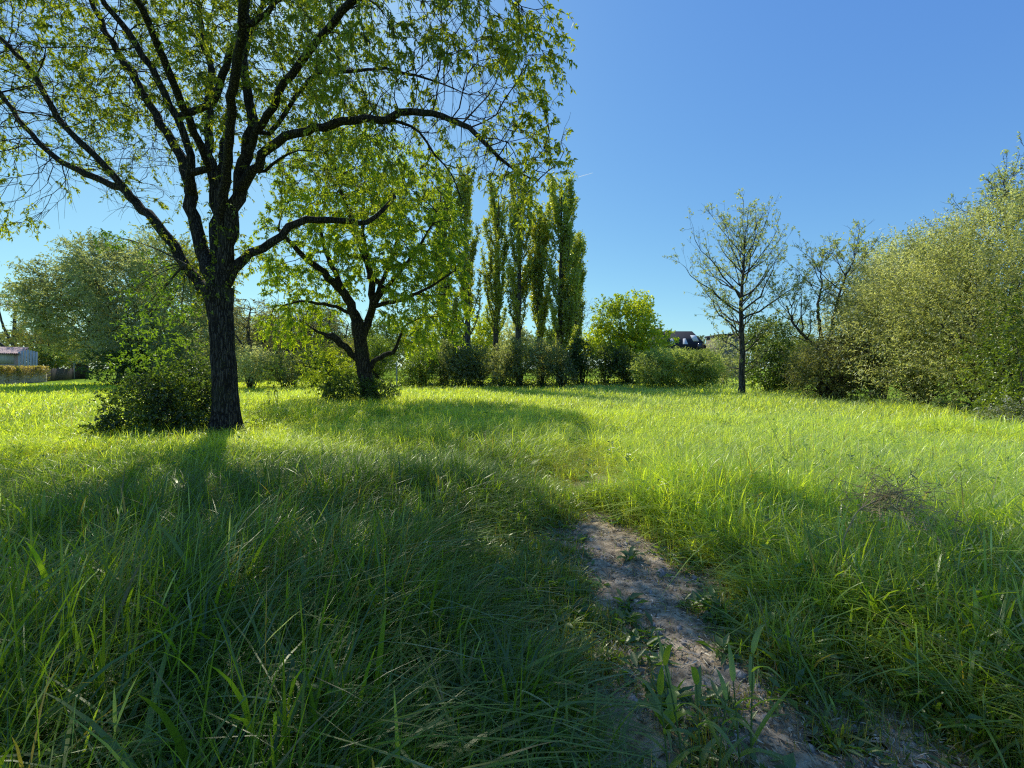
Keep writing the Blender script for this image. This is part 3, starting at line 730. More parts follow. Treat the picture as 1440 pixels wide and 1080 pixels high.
# ------------------------------------------------------------------ second maple, bright and leaning
D2 = 20.0
def second_maple():
    t = Tree()
    base = P(524, 518 + CZ * F / D2, D2); base[2] = -0.05
    t.limbline([np.append(base, .42), np.append(P(520, 556, D2), .36), np.append(P(512, 522, D2), .32), np.append(P(507, 480, D2), .30), np.append(P(503, 455, D2), .31)], 0, .2, .01)
    L = lambda k, dd, pts: t.limbline(line(D2, [(a_, b_, dd * c_, r_) for a_, b_, c_, r_ in pts]), k)
    L(1, -1, [(503, 455, 0, .28), (496, 435, .1, .22), (484, 412, .3, .2), (462, 390, .6, .17), (434, 366, 1, .13), (412, 345, 1.4, .10), (392, 322, 1.7, .06)])
    L(2, 1, [(484, 412, .2, .15), (473, 387, .5, .12), (459, 356, .8, .10), (451, 325, 1.1, .08), (446, 290, 1.3, .05)])
    L(3, .8, [(507, 475, 0, .2), (516, 456, .2, .19), (524, 428, .4, .17), (521, 390, .6, .15), (513, 350, .8, .12), (509, 315, 1, .09), (512, 270, 1.2, .06), (515, 230, 1.4, .03)])
    L(4, -.9, [(522, 436, .3, .13), (536, 413, .6, .11), (552, 395, .9, .09), (575, 365, 1.3, .07), (600, 330, 1.7, .05), (618, 290, 2, .03)])
    L(5, -1, [(508, 510, 0, .15), (494, 497, .3, .14), (480, 484, .6, .15), (466, 474, .9, .17), (455, 470, 1.1, .08), (440, 462, 1.4, .04)])
    L(6, -.6, [(516, 530, 0, .14), (526, 510, .2, .12), (541, 501, .4, .11), (553, 496, .6, .10), (560, 478, .8, .06), (572, 455, 1, .04)])
    L(7, -.7, [(490, 442, 0, .09), (473, 431, .4, .08), (446, 427, .8, .07), (422, 424, 1.2, .05), (398, 430, 1.5, .03)])
    L(8, .8, [(524, 425, .3, .11), (545, 380, 1, .09), (560, 330, 1.7, .07), (570, 280, 2.2, .04)])
    L(9, -1, [(521, 390, .6, .09), (500, 330, 1.4, .07), (480, 270, 2, .05), (470, 230, 2.4, .03)])
    L(10, -1, [(528, 430, .3, .1), (570, 420, 1.2, .075), (610, 400, 2.2, .05), (640, 380, 2.8, .03)])
    att = np.concatenate([pell(525, 300, D2, 120, 105, 4.0, 750), pell(590, 355, D2 - .5, 62, 110, 3.0, 620), pell(435, 360, D2, 62, 90, 2.8, 260), pell(590, 445, D2, 50, 45, 2.2, 150),
                          pell(415, 445, D2, 42, 40, 2, 110), pell(500, 235, D2, 75, 45, 2.5, 150), pell(628, 430, D2 - .3, 26, 40, 1.5, 70)])
    t.grow(att, .40, 4, .52, 60, .0, .22, 8000, start_z=1.8)
    t.finish(.010, 2.15)
    root = thing('maple_tree', base, 'leaning bright yellow-green tree in the middle distance, with a dark forked trunk in brambles', 'tree')
    G = t.wood(.03, 9, .06, hero=28)
    trunk = G[0].obj('trunk', M_BARK2, root, True)
    for k_ in sorted(G):
        if k_: o = G[k_].obj('limb', M_BARK2, trunk, True); o.location = (0, 0, 0)
    thin = np.where((t.r < .03) & (np.array(t.ra) == 0))[0]
    src = np.concatenate([np.repeat(t.tips, 4), rng.choice(thin, len(thin))])
    tw = twigs(t.P[src], t.dir[src] + rng.normal(0, .6, (len(src), 3)), rng.uniform(.3, .8, len(src)), rng.uniform(.1, .7, len(src)))
    gt = Geo(); gl = Geo(); twig_geo(gt, tw, .006, .003)
    tone = fbm(tw[:, -1, 0] * .5, tw[:, -1, 2] * .5, 2)
    twig_leaves(gl, tw, 22, .135, .060, [(0.12, 0.18, 0.022), (0.19, 0.27, 0.026), (0.30, 0.375, 0.040)], .2, .45, .15, tone)
    crown_obj('crown', gl, M_LEAFY, gt, M_TWIG, root)
    print('maple2 nodes', len(t.P), 'tips', len(t.tips), 'leaves', gl.n // 4)
second_maple()

# ------------------------------------------------------------------ slimmer trees with a grown skeleton
def grown_tree(name, label, base, trunk_pts, limbs, att, step, di, dk, leafL, leafW, per, pal, mat, bark, twN=4, twL=(.3, .7), droop=(0, .4), frac=1.0, tip=.008, grav=0.05, group=None, thickr=.03, start_z=1.5, cat='tree'):
    t = Tree(); t.limbline(trunk_pts, 0, step * .8, .02)
    for q in limbs: t.limbline(q, 0, step * .8, .03)
    t.grow(att, step, di, dk, 60, grav, .2, 5000, start_z=start_z); t.finish(tip, 2.15)
    root = thing(name, base, label, cat, group)
    G = t.wood(thickr, 8, .05); G[0].obj('trunk', bark, root, True)
    thin = np.where((t.r < thickr) & (np.array(t.ra) == 0))[0]
    src = np.concatenate([np.repeat(t.tips, twN), rng.choice(thin, int(len(thin) * twN * .3))]) if len(thin) else t.tips
    tw = twigs(t.P[src], t.dir[src] + rng.normal(0, .5, (len(src), 3)), rng.uniform(*twL, len(src)), rng.uniform(*droop, len(src)))
    gt = Geo(); twig_geo(gt, tw, tip * .7, tip * .4)
    sel = rng.random(len(tw)) < frac; gl = Geo()
    twig_leaves(gl, tw[sel], per, leafL, leafW, pal, .35, .2, .15, fbm(tw[sel][:, -1, 0] * .5, tw[sel][:, -1, 2] * .5, 2))
    crown_obj('crown', gl, mat, gt, M_TWIG, root)
    print(label[:30], len(t.P), len(t.tips), gl.n // 4)
    return root

def W(px, py, d, r): return np.append(P(px, py, d), r)

def ash(name, label, base, leaders, nprim, R0, leafL, leafW, pal, mat, bark, ulo=.3, frac=.75, el=(30, 68), per=7, seed=0, pex=.8):
    """open tree with straight upswept branches: leaders are lists of world points + radius"""
    r_ = np.random.default_rng(seed); root = thing(name, base, label, 'tree'); gs = Geo(); gt = Geo(); gl = Geo()
    P2 = []
    for li, pts in enumerate(leaders):
        pts = np.array(pts, float); m_ = 26; tt = np.linspace(0, 1, m_); k_ = np.linspace(0, 1, len(pts))
        q = np.stack([np.interp(tt, k_, pts[:, c]) for c in range(4)], -1)
        for _ in range(3): q[1:-1, :3] = (q[:-2, :3] + 2 * q[1:-1, :3] + q[2:, :3]) / 4
        q[1:-1, :3] += r_.normal(0, .018, (m_ - 2, 3)); tube(gs, q[:, :3], q[:, 3], 9, .06)
        for i in range(nprim):
            u = (ulo if li == 0 else .3) + (1 - (ulo if li == 0 else .3)) * ((i + r_.random()) / nprim) ** pex
            s_ = np.array([np.interp(u, tt, q[:, c]) for c in range(4)]); v = (u - ulo) / (1 - ulo)
            L_ = R0 * (.42 + .72 * math.sin(math.pi * min(1, max(v, 0) ** .75 * .93 + .03))) * r_.uniform(.55, 1.2); a_ = i * 2.4 + r_.uniform(-.9, .9)
            e_ = math.radians(el[0] + (el[1] - el[0]) * max(v, 0) + r_.uniform(-18, 18))
            t8 = np.linspace(0, 1, 9)[:, None]
            d_ = np.array([math.cos(a_) * math.cos(e_), math.sin(a_) * math.cos(e_), math.sin(e_)])
            br = s_[:3] + d_ * L_ * t8 + np.array([0, 0, .28]) * L_ * t8 ** 2 + np.cumsum(r_.normal(0, .022 * L_, (9, 3)), 0)
            r0 = min(.55 * s_[3] + .004, .012 + .014 * L_); tube(gs, br, np.linspace(r0, .006, 9), 5)
            for j in range(int(4 + L_ * 3.2)):
                t_ = r_.uniform(.18, 1.0); b0 = np.array([np.interp(t_, t8[:, 0], br[:, c]) for c in range(3)])
                dd = d_ * .7 + r_.normal(0, .55, 3) + [0, 0, .45]; dd /= np.linalg.norm(dd); l2 = L_ * r_.uniform(.22, .5) * (1.15 - .6 * t_)
                P2.append((b0, dd, l2))
    b_ = np.array([p[0] for p in P2]); d_ = np.array([p[1] for p in P2]); l_ = np.array([p[2] for p in P2])
    s2 = twigs(b_, d_, l_, -np.full(len(b_), .18), 4); twig_geo(gt, s2, .0075, .0045)
    i = np.repeat(np.arange(len(b_)), 4); k = rng.integers(1, 5, len(i)); o = s2[i, k]
    tw = twigs(o, d_[i] + rng.normal(0, .6, (len(i), 3)) + [0, 0, .3], rng.uniform(.12, .42, len(i)), -rng.uniform(0, .2, len(i)), 3)
    twig_geo(gt, tw, .005, .0035); sel = rng.random(len(tw)) < frac
    twig_leaves(gl, tw[sel], per, leafL, leafW, pal, .6, .0, .15, fbm(tw[sel][:, -1, 0] * .8, tw[sel][:, -1, 2] * .8, 2))
    gs.obj('trunk', bark, root, True); crown_obj('crown', gl, mat, gt, M_TWIG, root); return root
D3 = 25.0
b3 = P(1043, 518, D3); b3[2] = -.05
ASHP = [(0.19, 0.23, 0.075), (0.28, 0.325, 0.12), (0.40, 0.44, 0.19)]
ash('ash_tree', 'slender young tree with thin sparse leaves standing alone at the right of the field', b3,
    [[np.append(b3, .24), W(1043, 545, D3, .18), W(1044, 490, D3, .15), W(1042, 450, D3, .12), W(1043, 410, D3, .09), W(1046, 375, D3, .055), W(1048, 335, D3, .02)]],
    46, 3.3, .115, .045, ASHP, M_LEAFS, M_BARKG, .2, .72, (18, 58), 8, 5)
D4 = 23.0
b4 = P(1188, 518, D4); b4[2] = -.05
ash('ash_tree', 'half bare leaning tree with open branches rising out of the bushes beside the willows', b4,
    [[np.append(b4, .2), W(1180, 530, D4, .16), W(1158, 494, D4, .12), W(1135, 478, D4, .08), W(1115, 455, D4, .05), W(1106, 430, D4, .02)],
     [W(1160, 498, D4, .10), W(1152, 460, D4, .08), W(1150, 430, D4, .065), W(1156, 400, D4, .04), W(1152, 372, D4, .018)],
     [W(1164, 500, D4, .10), W(1170, 460, D4 - .5, .08), W(1177, 422, D4 - .8, .06), W(1190, 388, D4 - 1, .035), W(1200, 365, D4 - 1, .015)]],
    12, 2.0, .12, .048, ASHP, M_LEAFS, M_BARKG, .45, .6, (25, 62), 7, 9)
D5 = 17.5
b5 = P(1432, 518, D5); b5[2] = -.05
ash('ash_tree', 'tall sparse tree whose bare twigs stick up above the willows at the right edge', b5,
    [[np.append(b5, .2), W(1430, 450, D5, .15), W(1425, 380, D5, .09), W(1416, 315, D5, .04), W(1408, 275, D5, .012)],
     [W(1427, 410, D5, .07), W(1446, 330, D5 - .4, .04), W(1456, 262, D5 - .5, .012)]], 16, 1.7, .10, .04, ASHP, M_LEAFS, M_BARKG, .5, .6, (30, 66), 7, 12)

# ------------------------------------------------------------------ bushes: stems + twig-borne leaves
def sinn(p, k, seed):
    r_ = np.random.default_rng(seed); s_ = 0
    for i in range(5):
        kv = r_.normal(size=3) * k * (1 + .5 * i); s_ = s_ + np.sin(p @ kv + r_.uniform(0, 6.28)) / (1 + .4 * i)
    return s_ / 2.2

def bush(name, label, cat, base, lobes, ntw, per, L_, W_, pal, mat, twl=(.3, .7), droop=(0, .3), lean=(0, 0, .5), inner=.55, lump=.22, nst=18, str_=.03,
         bark=None, group=None, part=('stem', 'foliage'), twig_draw=0.25, gap=0.0, seed=0, dapple=1.1, bstem=0.1, flower=None, outw=.8, tonek=.5):
    lobes = np.array(lobes, float); c = lobes[:, :3]; r = lobes[:, 3:]
    wgt = (r[:, 0] * r[:, 1] + r[:, 0] * r[:, 2] + r[:, 1] * r[:, 2]); wgt /= wgt.sum()
    li = rng.choice(len(lobes), ntw, p=wgt); dv = rdir(ntw)
    f = inner + (1 - inner) * rng.random(ntw) ** .6
    pt = c[li] + dv * r[li] * f[:, None]
    pt = c[li] + (pt - c[li]) * (1 + lump * sinn(pt, dapple, seed + 1))[:, None]
    ok = pt[:, 2] > .05
    if gap: ok &= sinn(pt, dapple * 1.6, seed + 2) > (-1.2 + gap)
    pt, dv = pt[ok], dv[ok]
    d_ = dv * outw + np.array(lean) + rng.normal(0, .4, pt.shape)
    tw = twigs(pt, d_, rng.uniform(*twl, len(pt)), rng.uniform(*droop, len(pt)), 3)
    root = thing(name, base, label, cat, group)
    gs = Geo()
    tg = pt[rng.choice(len(pt), nst)]
    for q in tg:
        b0 = np.array(base) + np.append(rng.normal(0, bstem, 2), 0); b0[2] = -.03
        q = b0 + (q - b0) * .92
        mid = b0 * .5 + q * .5 + np.array([0, 0, .18 * np.linalg.norm(q - b0)]) + rng.normal(0, .12, 3); tt = np.linspace(0, 1, 9)[:, None]
        tube(gs, (1 - tt) ** 2 * b0 + 2 * tt * (1 - tt) * mid + tt ** 2 * q, np.linspace(str_, str_ * .25, 9) * rng.uniform(.6, 1.2), 6)
    k_ = rng.random(len(tw)) < twig_draw
    gw = Geo(); twig_geo(gw, tw[k_], max(.003, L_ * .035), max(.002, L_ * .02))
    gs.obj(part[0], bark or M_TWIG, root, True)
    gl = Geo()
    tone = np.clip(.5 + tonek * sinn(tw[:, -1], dapple * 1.2, seed + 3), 0, 1)
    twig_leaves(gl, tw, per, L_, W_, pal, .1, .1, .10, tone)
    crown_obj(part[1], gl, mat, gw, M_TWIG, root)
    if flower:
        n_ = flower; s_ = rng.choice(len(tw), n_); gf = Geo()
        for a_ in range(5):
            an_ = a_ * 1.2566; e = tw[s_, -1] + rng.normal(0, .02, (n_, 3))
            leaves(gf, e, np.tile([math.cos(an_), math.sin(an_), .3], (n_, 1)) + rng.normal(0, .1, (n_, 3)), np.tile([0, 0, 1.0], (n_, 1)), L_ * .5, L_ * .45, np.full((n_, 3), .72), .1, 0)
        gf.obj('blossom', M_FLOWER, root)
    return root

def lobe(px, py, d, rx, ry, rd): return (*P(px, py, d), rx * d / F, rd, ry * d / F)
def gbase(px, d):
    q = P(px, HZ, d); q[2] = 0; return q

OLIVE = [(0.11, 0.13, 0.05), (0.26, 0.28, 0.115), (0.43, 0.45, 0.22)]
SILV = [(0.15, 0.175, 0.08), (0.30, 0.32, 0.16), (0.45, 0.47, 0.27)]
DARKG = [(0.035, 0.06, 0.018), (0.06, 0.10, 0.025), (0.09, 0.14, 0.03)]
GREYG = [(0.08, 0.105, 0.055), (0.14, 0.17, 0.09), (0.23, 0.26, 0.15)]
YELG = [(0.15, 0.21, 0.024), (0.23, 0.29, 0.03), (0.31, 0.35, 0.04)]
MIDG = [(0.07, 0.11, 0.025), (0.11, 0.16, 0.03), (0.15, 0.2, 0.04)]

# shrub at the foot of the big maple
bush('bramble_shrub', 'dense dark bramble shrub heaped against the left foot of the huge near tree', 'shrub', P(250, 608, D1 + .2) * [1, 1, 0],
     [lobe(235, 580, D1 + .2, 66, 42, 1.0), lobe(262, 548, D1 + .3, 42, 38, .8), lobe(190, 602, D1, 42, 22, .7), lobe(280, 598, D1 - .1, 26, 34, .6), lobe(225, 555, D1 + .4, 40, 32, .7)],
     2400, 10, .066, .042, [(0.026, 0.044, 0.015), (0.055, 0.088, 0.022), (0.115, 0.165, 0.034)], M_LEAFD, (.15, .4), (0, .5), (0, 0, .35), .35, .25, 26, .012, gap=.35, seed=5, dapple=1.8)
bush('sapling', 'light leafy sapling with bright drooping leaves above the dark bramble shrub', 'sapling', P(215, 600, D1 + .9) * [1, 1, 0],
     [lobe(215, 470, D1 + .9, 32, 42, .5), lobe(190, 515, D1 + .9, 30, 22, .5), lobe(250, 500, D1 + .8, 28, 22, .5)],
     150, 9, .085, .04, [(0.08, 0.145, 0.02), (0.12, 0.2, 0.025)], M_LEAF, (.15, .4), (0, .6), (0, 0, .2), .2, .3, 14, .011, seed=7)
for (px, py, d, s_, lb) in [(368, 588, 10.6, 1.0, 'small weedy plant in the grass just right of the huge tree trunk'), (372, 470, 10.9, .0, '')]:
    if s_: bush('weed_clump', lb, 'plant', gbase(px, d), [lobe(px, py, d, 18, 22, .3)], 90, 8, .055, .022, MIDG, M_LEAFD, (.1, .3), (0, .3), (0, 0, .6), .2, .2, 8, .006, seed=8)
# brambles round the second maple
bush('bramble_shrub', 'low dark bramble mound round the foot of the leaning bright tree', 'shrub', gbase(505, D2 - .4),
     [lobe(487, 545, D2 - .3, 30, 17, .9), lobe(520, 548, D2 - .7, 30, 14, .7), lobe(540, 548, D2 + .1, 18, 16, .7), lobe(472, 550, D2 - .2, 16, 12, .7)],
     900, 8, .10, .05, DARKG, M_LEAFD, (.15, .4), (0, .4), (0, 0, .4), .3, .2, 12, .012, seed=9)
bush('sapling', 'small yellow-green leaved sapling left of the leaning tree trunk', 'sapling', gbase(452, D2 + .6),
     [lobe(455, 520, D2 + .6, 26, 26, .8), lobe(478, 510, D2 + .8, 22, 22, .7), lobe(440, 535, D2 + .5, 16, 12, .6)],
     360, 8, .12, .055, [(0.11, 0.165, 0.026), (0.17, 0.23, 0.03), (0.23, 0.28, 0.04)], M_LEAFY, (.2, .5), (0, .5), (0, 0, .3), .3, .25, 10, .015, seed=10)
bush('sapling', 'thin light green sapling in the grass left of the yellow leaved sapling', 'sapling', gbase(383, D2 - 3),
     [lobe(384, 520, D2 - 3, 12, 30, .4)], 60, 7, .09, .035, MIDG, M_LEAF, (.15, .35), (0, .3), (0, 0, .4), .1, .2, 6, .009, seed=11)

# willow mass along the right side
WB = dict(mat=M_LEAFS, twl=(.45, 1.25), droop=(0, .2), lean=(-.15, 0, .7), inner=.5, lump=.27, nst=60, str_=.055, bark=M_BARKG, dapple=1.35, gap=.75, tonek=1.1)
wl = [('tallest broad olive green willow at the right edge of the field', 1385, 15.0, [lobe(1390, 420, 15.5, 85, 125, 2.6), lobe(1425, 370, 15.8, 75, 95, 2.4), lobe(1345, 460, 15.2, 60, 110, 2.2), lobe(1420, 500, 14.4, 70, 80, 1.8), lobe(1480, 420, 15, 70, 130, 2.2)], 6800, OLIVE),
      ('rounded greyish willow in the middle of the willow row', 1295, 18.5, [lobe(1295, 435, 18.5, 55, 95, 2.5), lobe(1270, 470, 18, 50, 85, 2.3), lobe(1315, 490, 17.3, 50, 75, 2.0), lobe(1330, 400, 19, 45, 70, 2)], 5200, SILV),
      ('pale feathery willow left of the rounded greyish willow', 1235, 22.0, [lobe(1240, 440, 22, 45, 85, 2.6), lobe(1215, 475, 21.5, 38, 70, 2.2), lobe(1262, 400, 23, 40, 55, 2.4)], 3600, SILV),
      ('low brown tinged bush at the left foot of the willow row', 1170, 21.0, [lobe(1172, 522, 21, 42, 30, 1.6), lobe(1150, 530, 20.8, 28, 24, 1.2), lobe(1195, 515, 20.6, 28, 36, 1.3)], 1500, [(0.10, 0.10, 0.05), (0.14, 0.15, 0.055), (0.2, 0.21, 0.08)])]
for i, (lb, px, d, lo, n_, pal) in enumerate(wl):
    bush('willow_tree' if i < 3 else 'bush', lb, 'tree' if i < 3 else 'bush', gbase(px, d), lo, int(n_ * 1.25), 12, .095 if d < 17 else .12, .036 if d < 17 else .046, pal, seed=20 + i * 5, part=('trunk', 'crown') if i < 3 else ('stem', 'foliage'), **WB)
bush('bramble_shrub', 'dark green leafy bramble with bright tips at the far right edge below the tallest willow', 'shrub', gbase(1448, 11.6),
     [lobe(1440, 520, 12.3, 45, 65, 1.2), lobe(1465, 470, 12.6, 45, 70, 1.2), lobe(1435, 575, 11.8, 34, 26, .9)], 1500, 9, .085, .045, MIDG, M_LEAFD, (.2, .5), (0, .4), (0, 0, .3), .4, .25, 16, .015, seed=50, gap=.2)
bush('flowering_weed', 'pale weedy clump with small white flowers at the right edge of the grass', 'plant', gbase(1408, 11.4),
     [lobe(1412, 586, 11.4, 26, 9, .5), lobe(1436, 580, 11.3, 16, 16, .5)], 260, 8, .06, .028, [(0.12, 0.15, 0.06), (0.2, 0.22, 0.11)], M_LEAFS, (.1, .25), (0, .3), (0, 0, .5), .2, .2, 10, .006, seed=51, flower=160)

# dark ivy clad bush right of the slender tree, and neighbours
bush('ivy_bush', 'dark ivy covered bush just right of the slender lone tree', 'bush', gbase(1082, 27), [lobe(1080, 480, 27, 24, 35, 1.2), lobe(1085, 520, 26.6, 36, 28, 1.5), lobe(1108, 530, 26.2, 24, 22, 1.2)],
     1700, 8, .13, .075, DARKG, M_LEAFD, (.2, .5), (0, .4), (0, 0, .3), .45, .2, 14, .03, seed=60)
bush('bush', 'yellow-green bush between the ivy covered bush and the half bare tree', 'bush', gbase(1118, 30), [lobe(1115, 480, 31, 28, 30, 1.5), lobe(1130, 505, 30, 26, 28, 1.5), lobe(1060, 470, 33, 16, 20, 1.3)],
     900, 8, .15, .06, [(0.12, 0.15, 0.04), (0.18, 0.21, 0.05)], M_LEAFS, (.3, .6), (0, .3), (0, 0, .5), .4, .25, 12, .03, seed=63)
bush('blossom_bush', 'bush with pale white blossom between the round willow bush and the lone tree', 'bush', gbase(1018, 37), [lobe(1018, 500, 37, 26, 28, 1.8), lobe(1005, 520, 36, 20, 20, 1.5), lobe(1030, 520, 36, 18, 22, 1.5)],
     900, 7, .15, .07, SILV, M_LEAFS, (.3, .7), (0, .3), (0, 0, .4), .4, .2, 14, .03, seed=66, flower=620)
bush('willow_bush', 'broad round silvery willow bush in front of the dark roofed house', 'bush', gbase(950, 33.5), [lobe(950, 518, 33.5, 48, 26, 2.2), lobe(918, 520, 33, 26, 22, 1.8), lobe(985, 518, 33.2, 28, 24, 1.9), lobe(955, 508, 34, 26, 13, 1.8)],
     4200, 9, .16, .06, [(0.15, 0.20, 0.06), (0.25, 0.31, 0.09), (0.37, 0.43, 0.14)], M_LEAFS, (.3, .7), (0, .3), (0, 0, .6), .55, .14, 22, .03, seed=70)

# round oak behind the hedge
b6 = gbase(884, 47)
bush('oak_tree', 'round bright yellow-green tree standing right of the poplars', 'tree', b6,
     [lobe(880, 455, 47, 44, 36, 3.4), lobe(848, 480, 46.5, 26, 24, 2.4), lobe(912, 480, 47, 30, 28, 2.6), lobe(885, 432, 47, 30, 16, 2.4), lobe(880, 490, 46, 48, 18, 3)],
     2600, 9, .26, .15, [(0.13, 0.19, 0.024), (0.22, 0.285, 0.03), (0.32, 0.37, 0.04)], M_LEAFY, (.4, .9), (0, .3), (0, 0, .4), .35, .26, 30, .14, bark=M_BARK2, part=('trunk', 'crown'), gap=.55, seed=75, dapple=.65, bstem=.12)

# ------------------------------------------------------------------ poplars
def poplar(label, px, top, d, wpx, lowpy, seed, n_br=46, pal=None):
    base = gbase(px, d); H = CZ + (HZ - top) / F * d; w_ = wpx * 1.2 * d / F / 2; low = CZ + (HZ - lowpy - 28) / F * d
    root = thing('poplar_tree', base, label, 'tree', 'tall poplars in a row')
    gs = Geo(); zz = np.linspace(0, H * .96, 16)
    cx = base[0] + np.cumsum(rng.normal(0, .04, 16)); cy = base[1] + np.cumsum(rng.normal(0, .04, 16))
    tube(gs, np.stack([cx, cy, zz], -1), .30 * (1 - zz / H) ** .8 + .02, 10, .05)
    pts = []
    for i in range(n_br):
        u = (i + rng.random()) / n_br; z0 = low * .8 + (H - low) * .86 * u
        a_ = rng.uniform(0, 6.28); env = w_ * np.clip(1.15 - ((z0 - low) / (H - low)) ** 2 * .85, .2, 1) * rng.uniform(.55, 1.1)
        Lb = min(rng.uniform(2.2, 4.6), (H - z0) * 1.05); tt = np.linspace(0, 1, 8)
        rr = env * (1 - np.exp(-tt * 2.6))
        bx = np.interp(z0, zz, cx) + np.cos(a_) * rr; by = np.interp(z0, zz, cy) + np.sin(a_) * rr; bz = z0 + Lb * tt
        q = np.stack([bx, by, bz], -1) + rng.normal(0, .04, (8, 3)) * tt[:, None]
        tube(gs, q, np.linspace(.05, .012, 8) * (.6 + .8 * (1 - u)), 5)
        m_ = rng.integers(44, 72); t_ = rng.uniform(.12, 1.05, m_)
        q2 = np.stack([np.interp(t_, tt, q[:, k_]) for k_ in range(3)], -1); pts.append(q2)
    pt = np.concatenate(pts)
    tw = twigs(pt, rdir(len(pt)) * [.8, .8, .3] + [0, 0, .9], rng.uniform(.25, .7, len(pt)), np.zeros(len(pt)), 2)
    gs.obj('trunk', M_BARKG, root, True)
    gl = Geo(); twig_leaves(gl, tw, 8, .16, .12, pal or [(0.13, 0.175, 0.05), (0.23, 0.28, 0.07), (0.35, 0.395, 0.10)], .1, .2, .18, fbm(pt[:, 0] * .9, pt[:, 2] * .5, 2))
    gl.obj('crown', M_LEAFP, root)
LP = [(0.17, 0.21, 0.04), (0.25, 0.285, 0.055), (0.33, 0.36, 0.075)]
poplar('tall poplar half hidden behind the bright leaning tree, leftmost of the poplar row', 627, 246, 39, 30, 470, 1)
poplar('tall poplar with a bare split lower trunk, second from the left in the row', 659, 244, 38, 34, 440, 2, 38, LP)
poplar('slim dark poplar, third from the left in the poplar row', 697, 262, 40, 36, 440, 3, 44)
poplar('light green poplar with a twin lower trunk, in the middle of the row', 730, 256, 38, 38, 430, 4, 44, LP)
poplar('narrow dark poplar close against the tallest one, third from the right end', 759, 300, 39, 26, 450, 5, 40)
poplar('tallest and broadest poplar, its full crown near the right end of the row', 787, 255, 38, 48, 470, 6, 70)
poplar('shorter thin poplar at the right end of the poplar row', 808, 335, 41, 24, 470, 7, 34)

# shrubs in a row under the poplars (multi-stemmed, stems showing below)
hs = [(592, 505, 20, 24, 'thin leafy hedge shrub at the left end of the row, beside the meadow gap', MIDG),
      (620, 500, 22, 24, 'twiggy grey hedge shrub with a dark forked stem beneath the leftmost poplar', GREYG),
      (648, 505, 20, 24, 'hedge shrub with pale leaves left of the split poplar trunk', GREYG),
      (676, 500, 20, 26, 'dark upright hedge shrub just right of the split poplar trunk', GREYG),
      (704, 505, 20, 24, 'light twiggy hedge shrub under the slim dark poplar', SILV),
      (733, 502, 22, 26, 'bushy grey hedge shrub round the twin trunk poplar', GREYG),
      (763, 503, 18, 24, 'narrow silvery hedge shrub under the narrow dark poplar', SILV),
      (790, 503, 21, 26, 'dense dark hedge shrub under the broadest poplar', GREYG),
      (818, 500, 17, 24, 'dark hedge shrub at the right end of the poplars', DARKG),
      (848, 502, 26, 24, 'spreading dark shrub on several crooked stems in front of the round tree', [(0.05, 0.075, 0.03), (0.08, 0.115, 0.035), (0.11, 0.15, 0.045)]),
      (878, 508, 18, 20, 'small dark shrub between the crooked stemmed shrub and the willow bush', [(0.05, 0.075, 0.03), (0.09, 0.125, 0.04), (0.12, 0.16, 0.05)])]
for i, (px, py, rx, ry, lb, pal) in enumerate(hs):
    d = 35.5 + rng.uniform(-.9, 1.1); py += rng.uniform(2, 12); rx *= rng.uniform(.85, 1.25); ry *= rng.uniform(.8, 1.1)
    bush('hedge_shrub', lb, 'shrub', gbase(px, d), [lobe(px, py, d, rx, ry, 1.1), lobe(px + rng.uniform(-10, 10), py - rng.uniform(2, 14), d, rx * .55, ry * .8, .8), lobe(px + rng.uniform(-12, 12), py + 12, d, rx * .8, ry * .5, .8)], 800, 8, .15, .075, pal, M_LEAFD if pal is not SILV else M_LEAFS,
         (.25, .6), (0, .3), (0, 0, .5), .3, .35, 16, .035, bark=M_BARK2, group='shrubs in a row under the poplars', seed=100 + i * 4, gap=.5, bstem=.12, dapple=1.8)
# low dark bank of undergrowth under the hedge
g = Geo(); n = 12000
px = rng.uniform(560, 900, n); d = 36 + rng.normal(0, .5, n)
q = np.stack([(px - 720) / F * d, d, rng.gamma(2, .17, n)], -1)
leaves(g, q, rdir(n) + [0, 0, .4], rdir(n) + [0, 0, .6], rng.uniform(.08, .2, n), rng.uniform(.04, .09, n), pick_cols(DARKG, n))
tag(g.obj('undergrowth', M_LEAFD), 'dark strip of low undergrowth along the foot of the poplar hedge', 'undergrowth', kind='stuff')

# ------------------------------------------------------------------ left background
bush('silver_willow', 'wide silver-green willow filling the left background behind the huge tree', 'tree', gbase(190, 40),
     [lobe(190, 430, 40, 95, 75, 4.5), lobe(110, 440, 40, 60, 55, 3.5), lobe(255, 430, 40, 65, 85, 4), lobe(170, 390, 41, 60, 45, 3.5), lobe(210, 480, 38.5, 80, 40, 3.5), lobe(100, 400, 40.5, 40, 30, 2.6), lobe(240, 375, 41, 45, 40, 3), lobe(60, 420, 40, 36, 26, 2.4), lobe(130, 362, 40.5, 26, 20, 2)],
     8500, 11, .27, .095, [(0.13, 0.155, 0.08), (0.23, 0.26, 0.135), (0.36, 0.39, 0.22)], M_LEAFS, (.6, 1.5), (0, .2), (-.45, 0, .4), .45, .34, 46, .12, bark=M_BARKG, part=('trunk', 'crown'), seed=150, dapple=.55, gap=.4, twig_draw=.3)
bush('tree', 'olive yellow tree left of the wide silver willow', 'tree', gbase(74, 60), [lobe(70, 468, 60, 32, 40, 3), lobe(48, 478, 60, 26, 26, 2.5), lobe(92, 488, 59, 24, 26, 2.4)],
     1300, 8, .26, .10, [(0.10, 0.115, 0.03), (0.16, 0.165, 0.04), (0.2, 0.2, 0.05)], M_LEAFS, (.4, 1.0), (0, .3), (0, 0, .4), .4, .25, 24, .09, bark=M_BARKG, part=('trunk', 'crown'), seed=156)
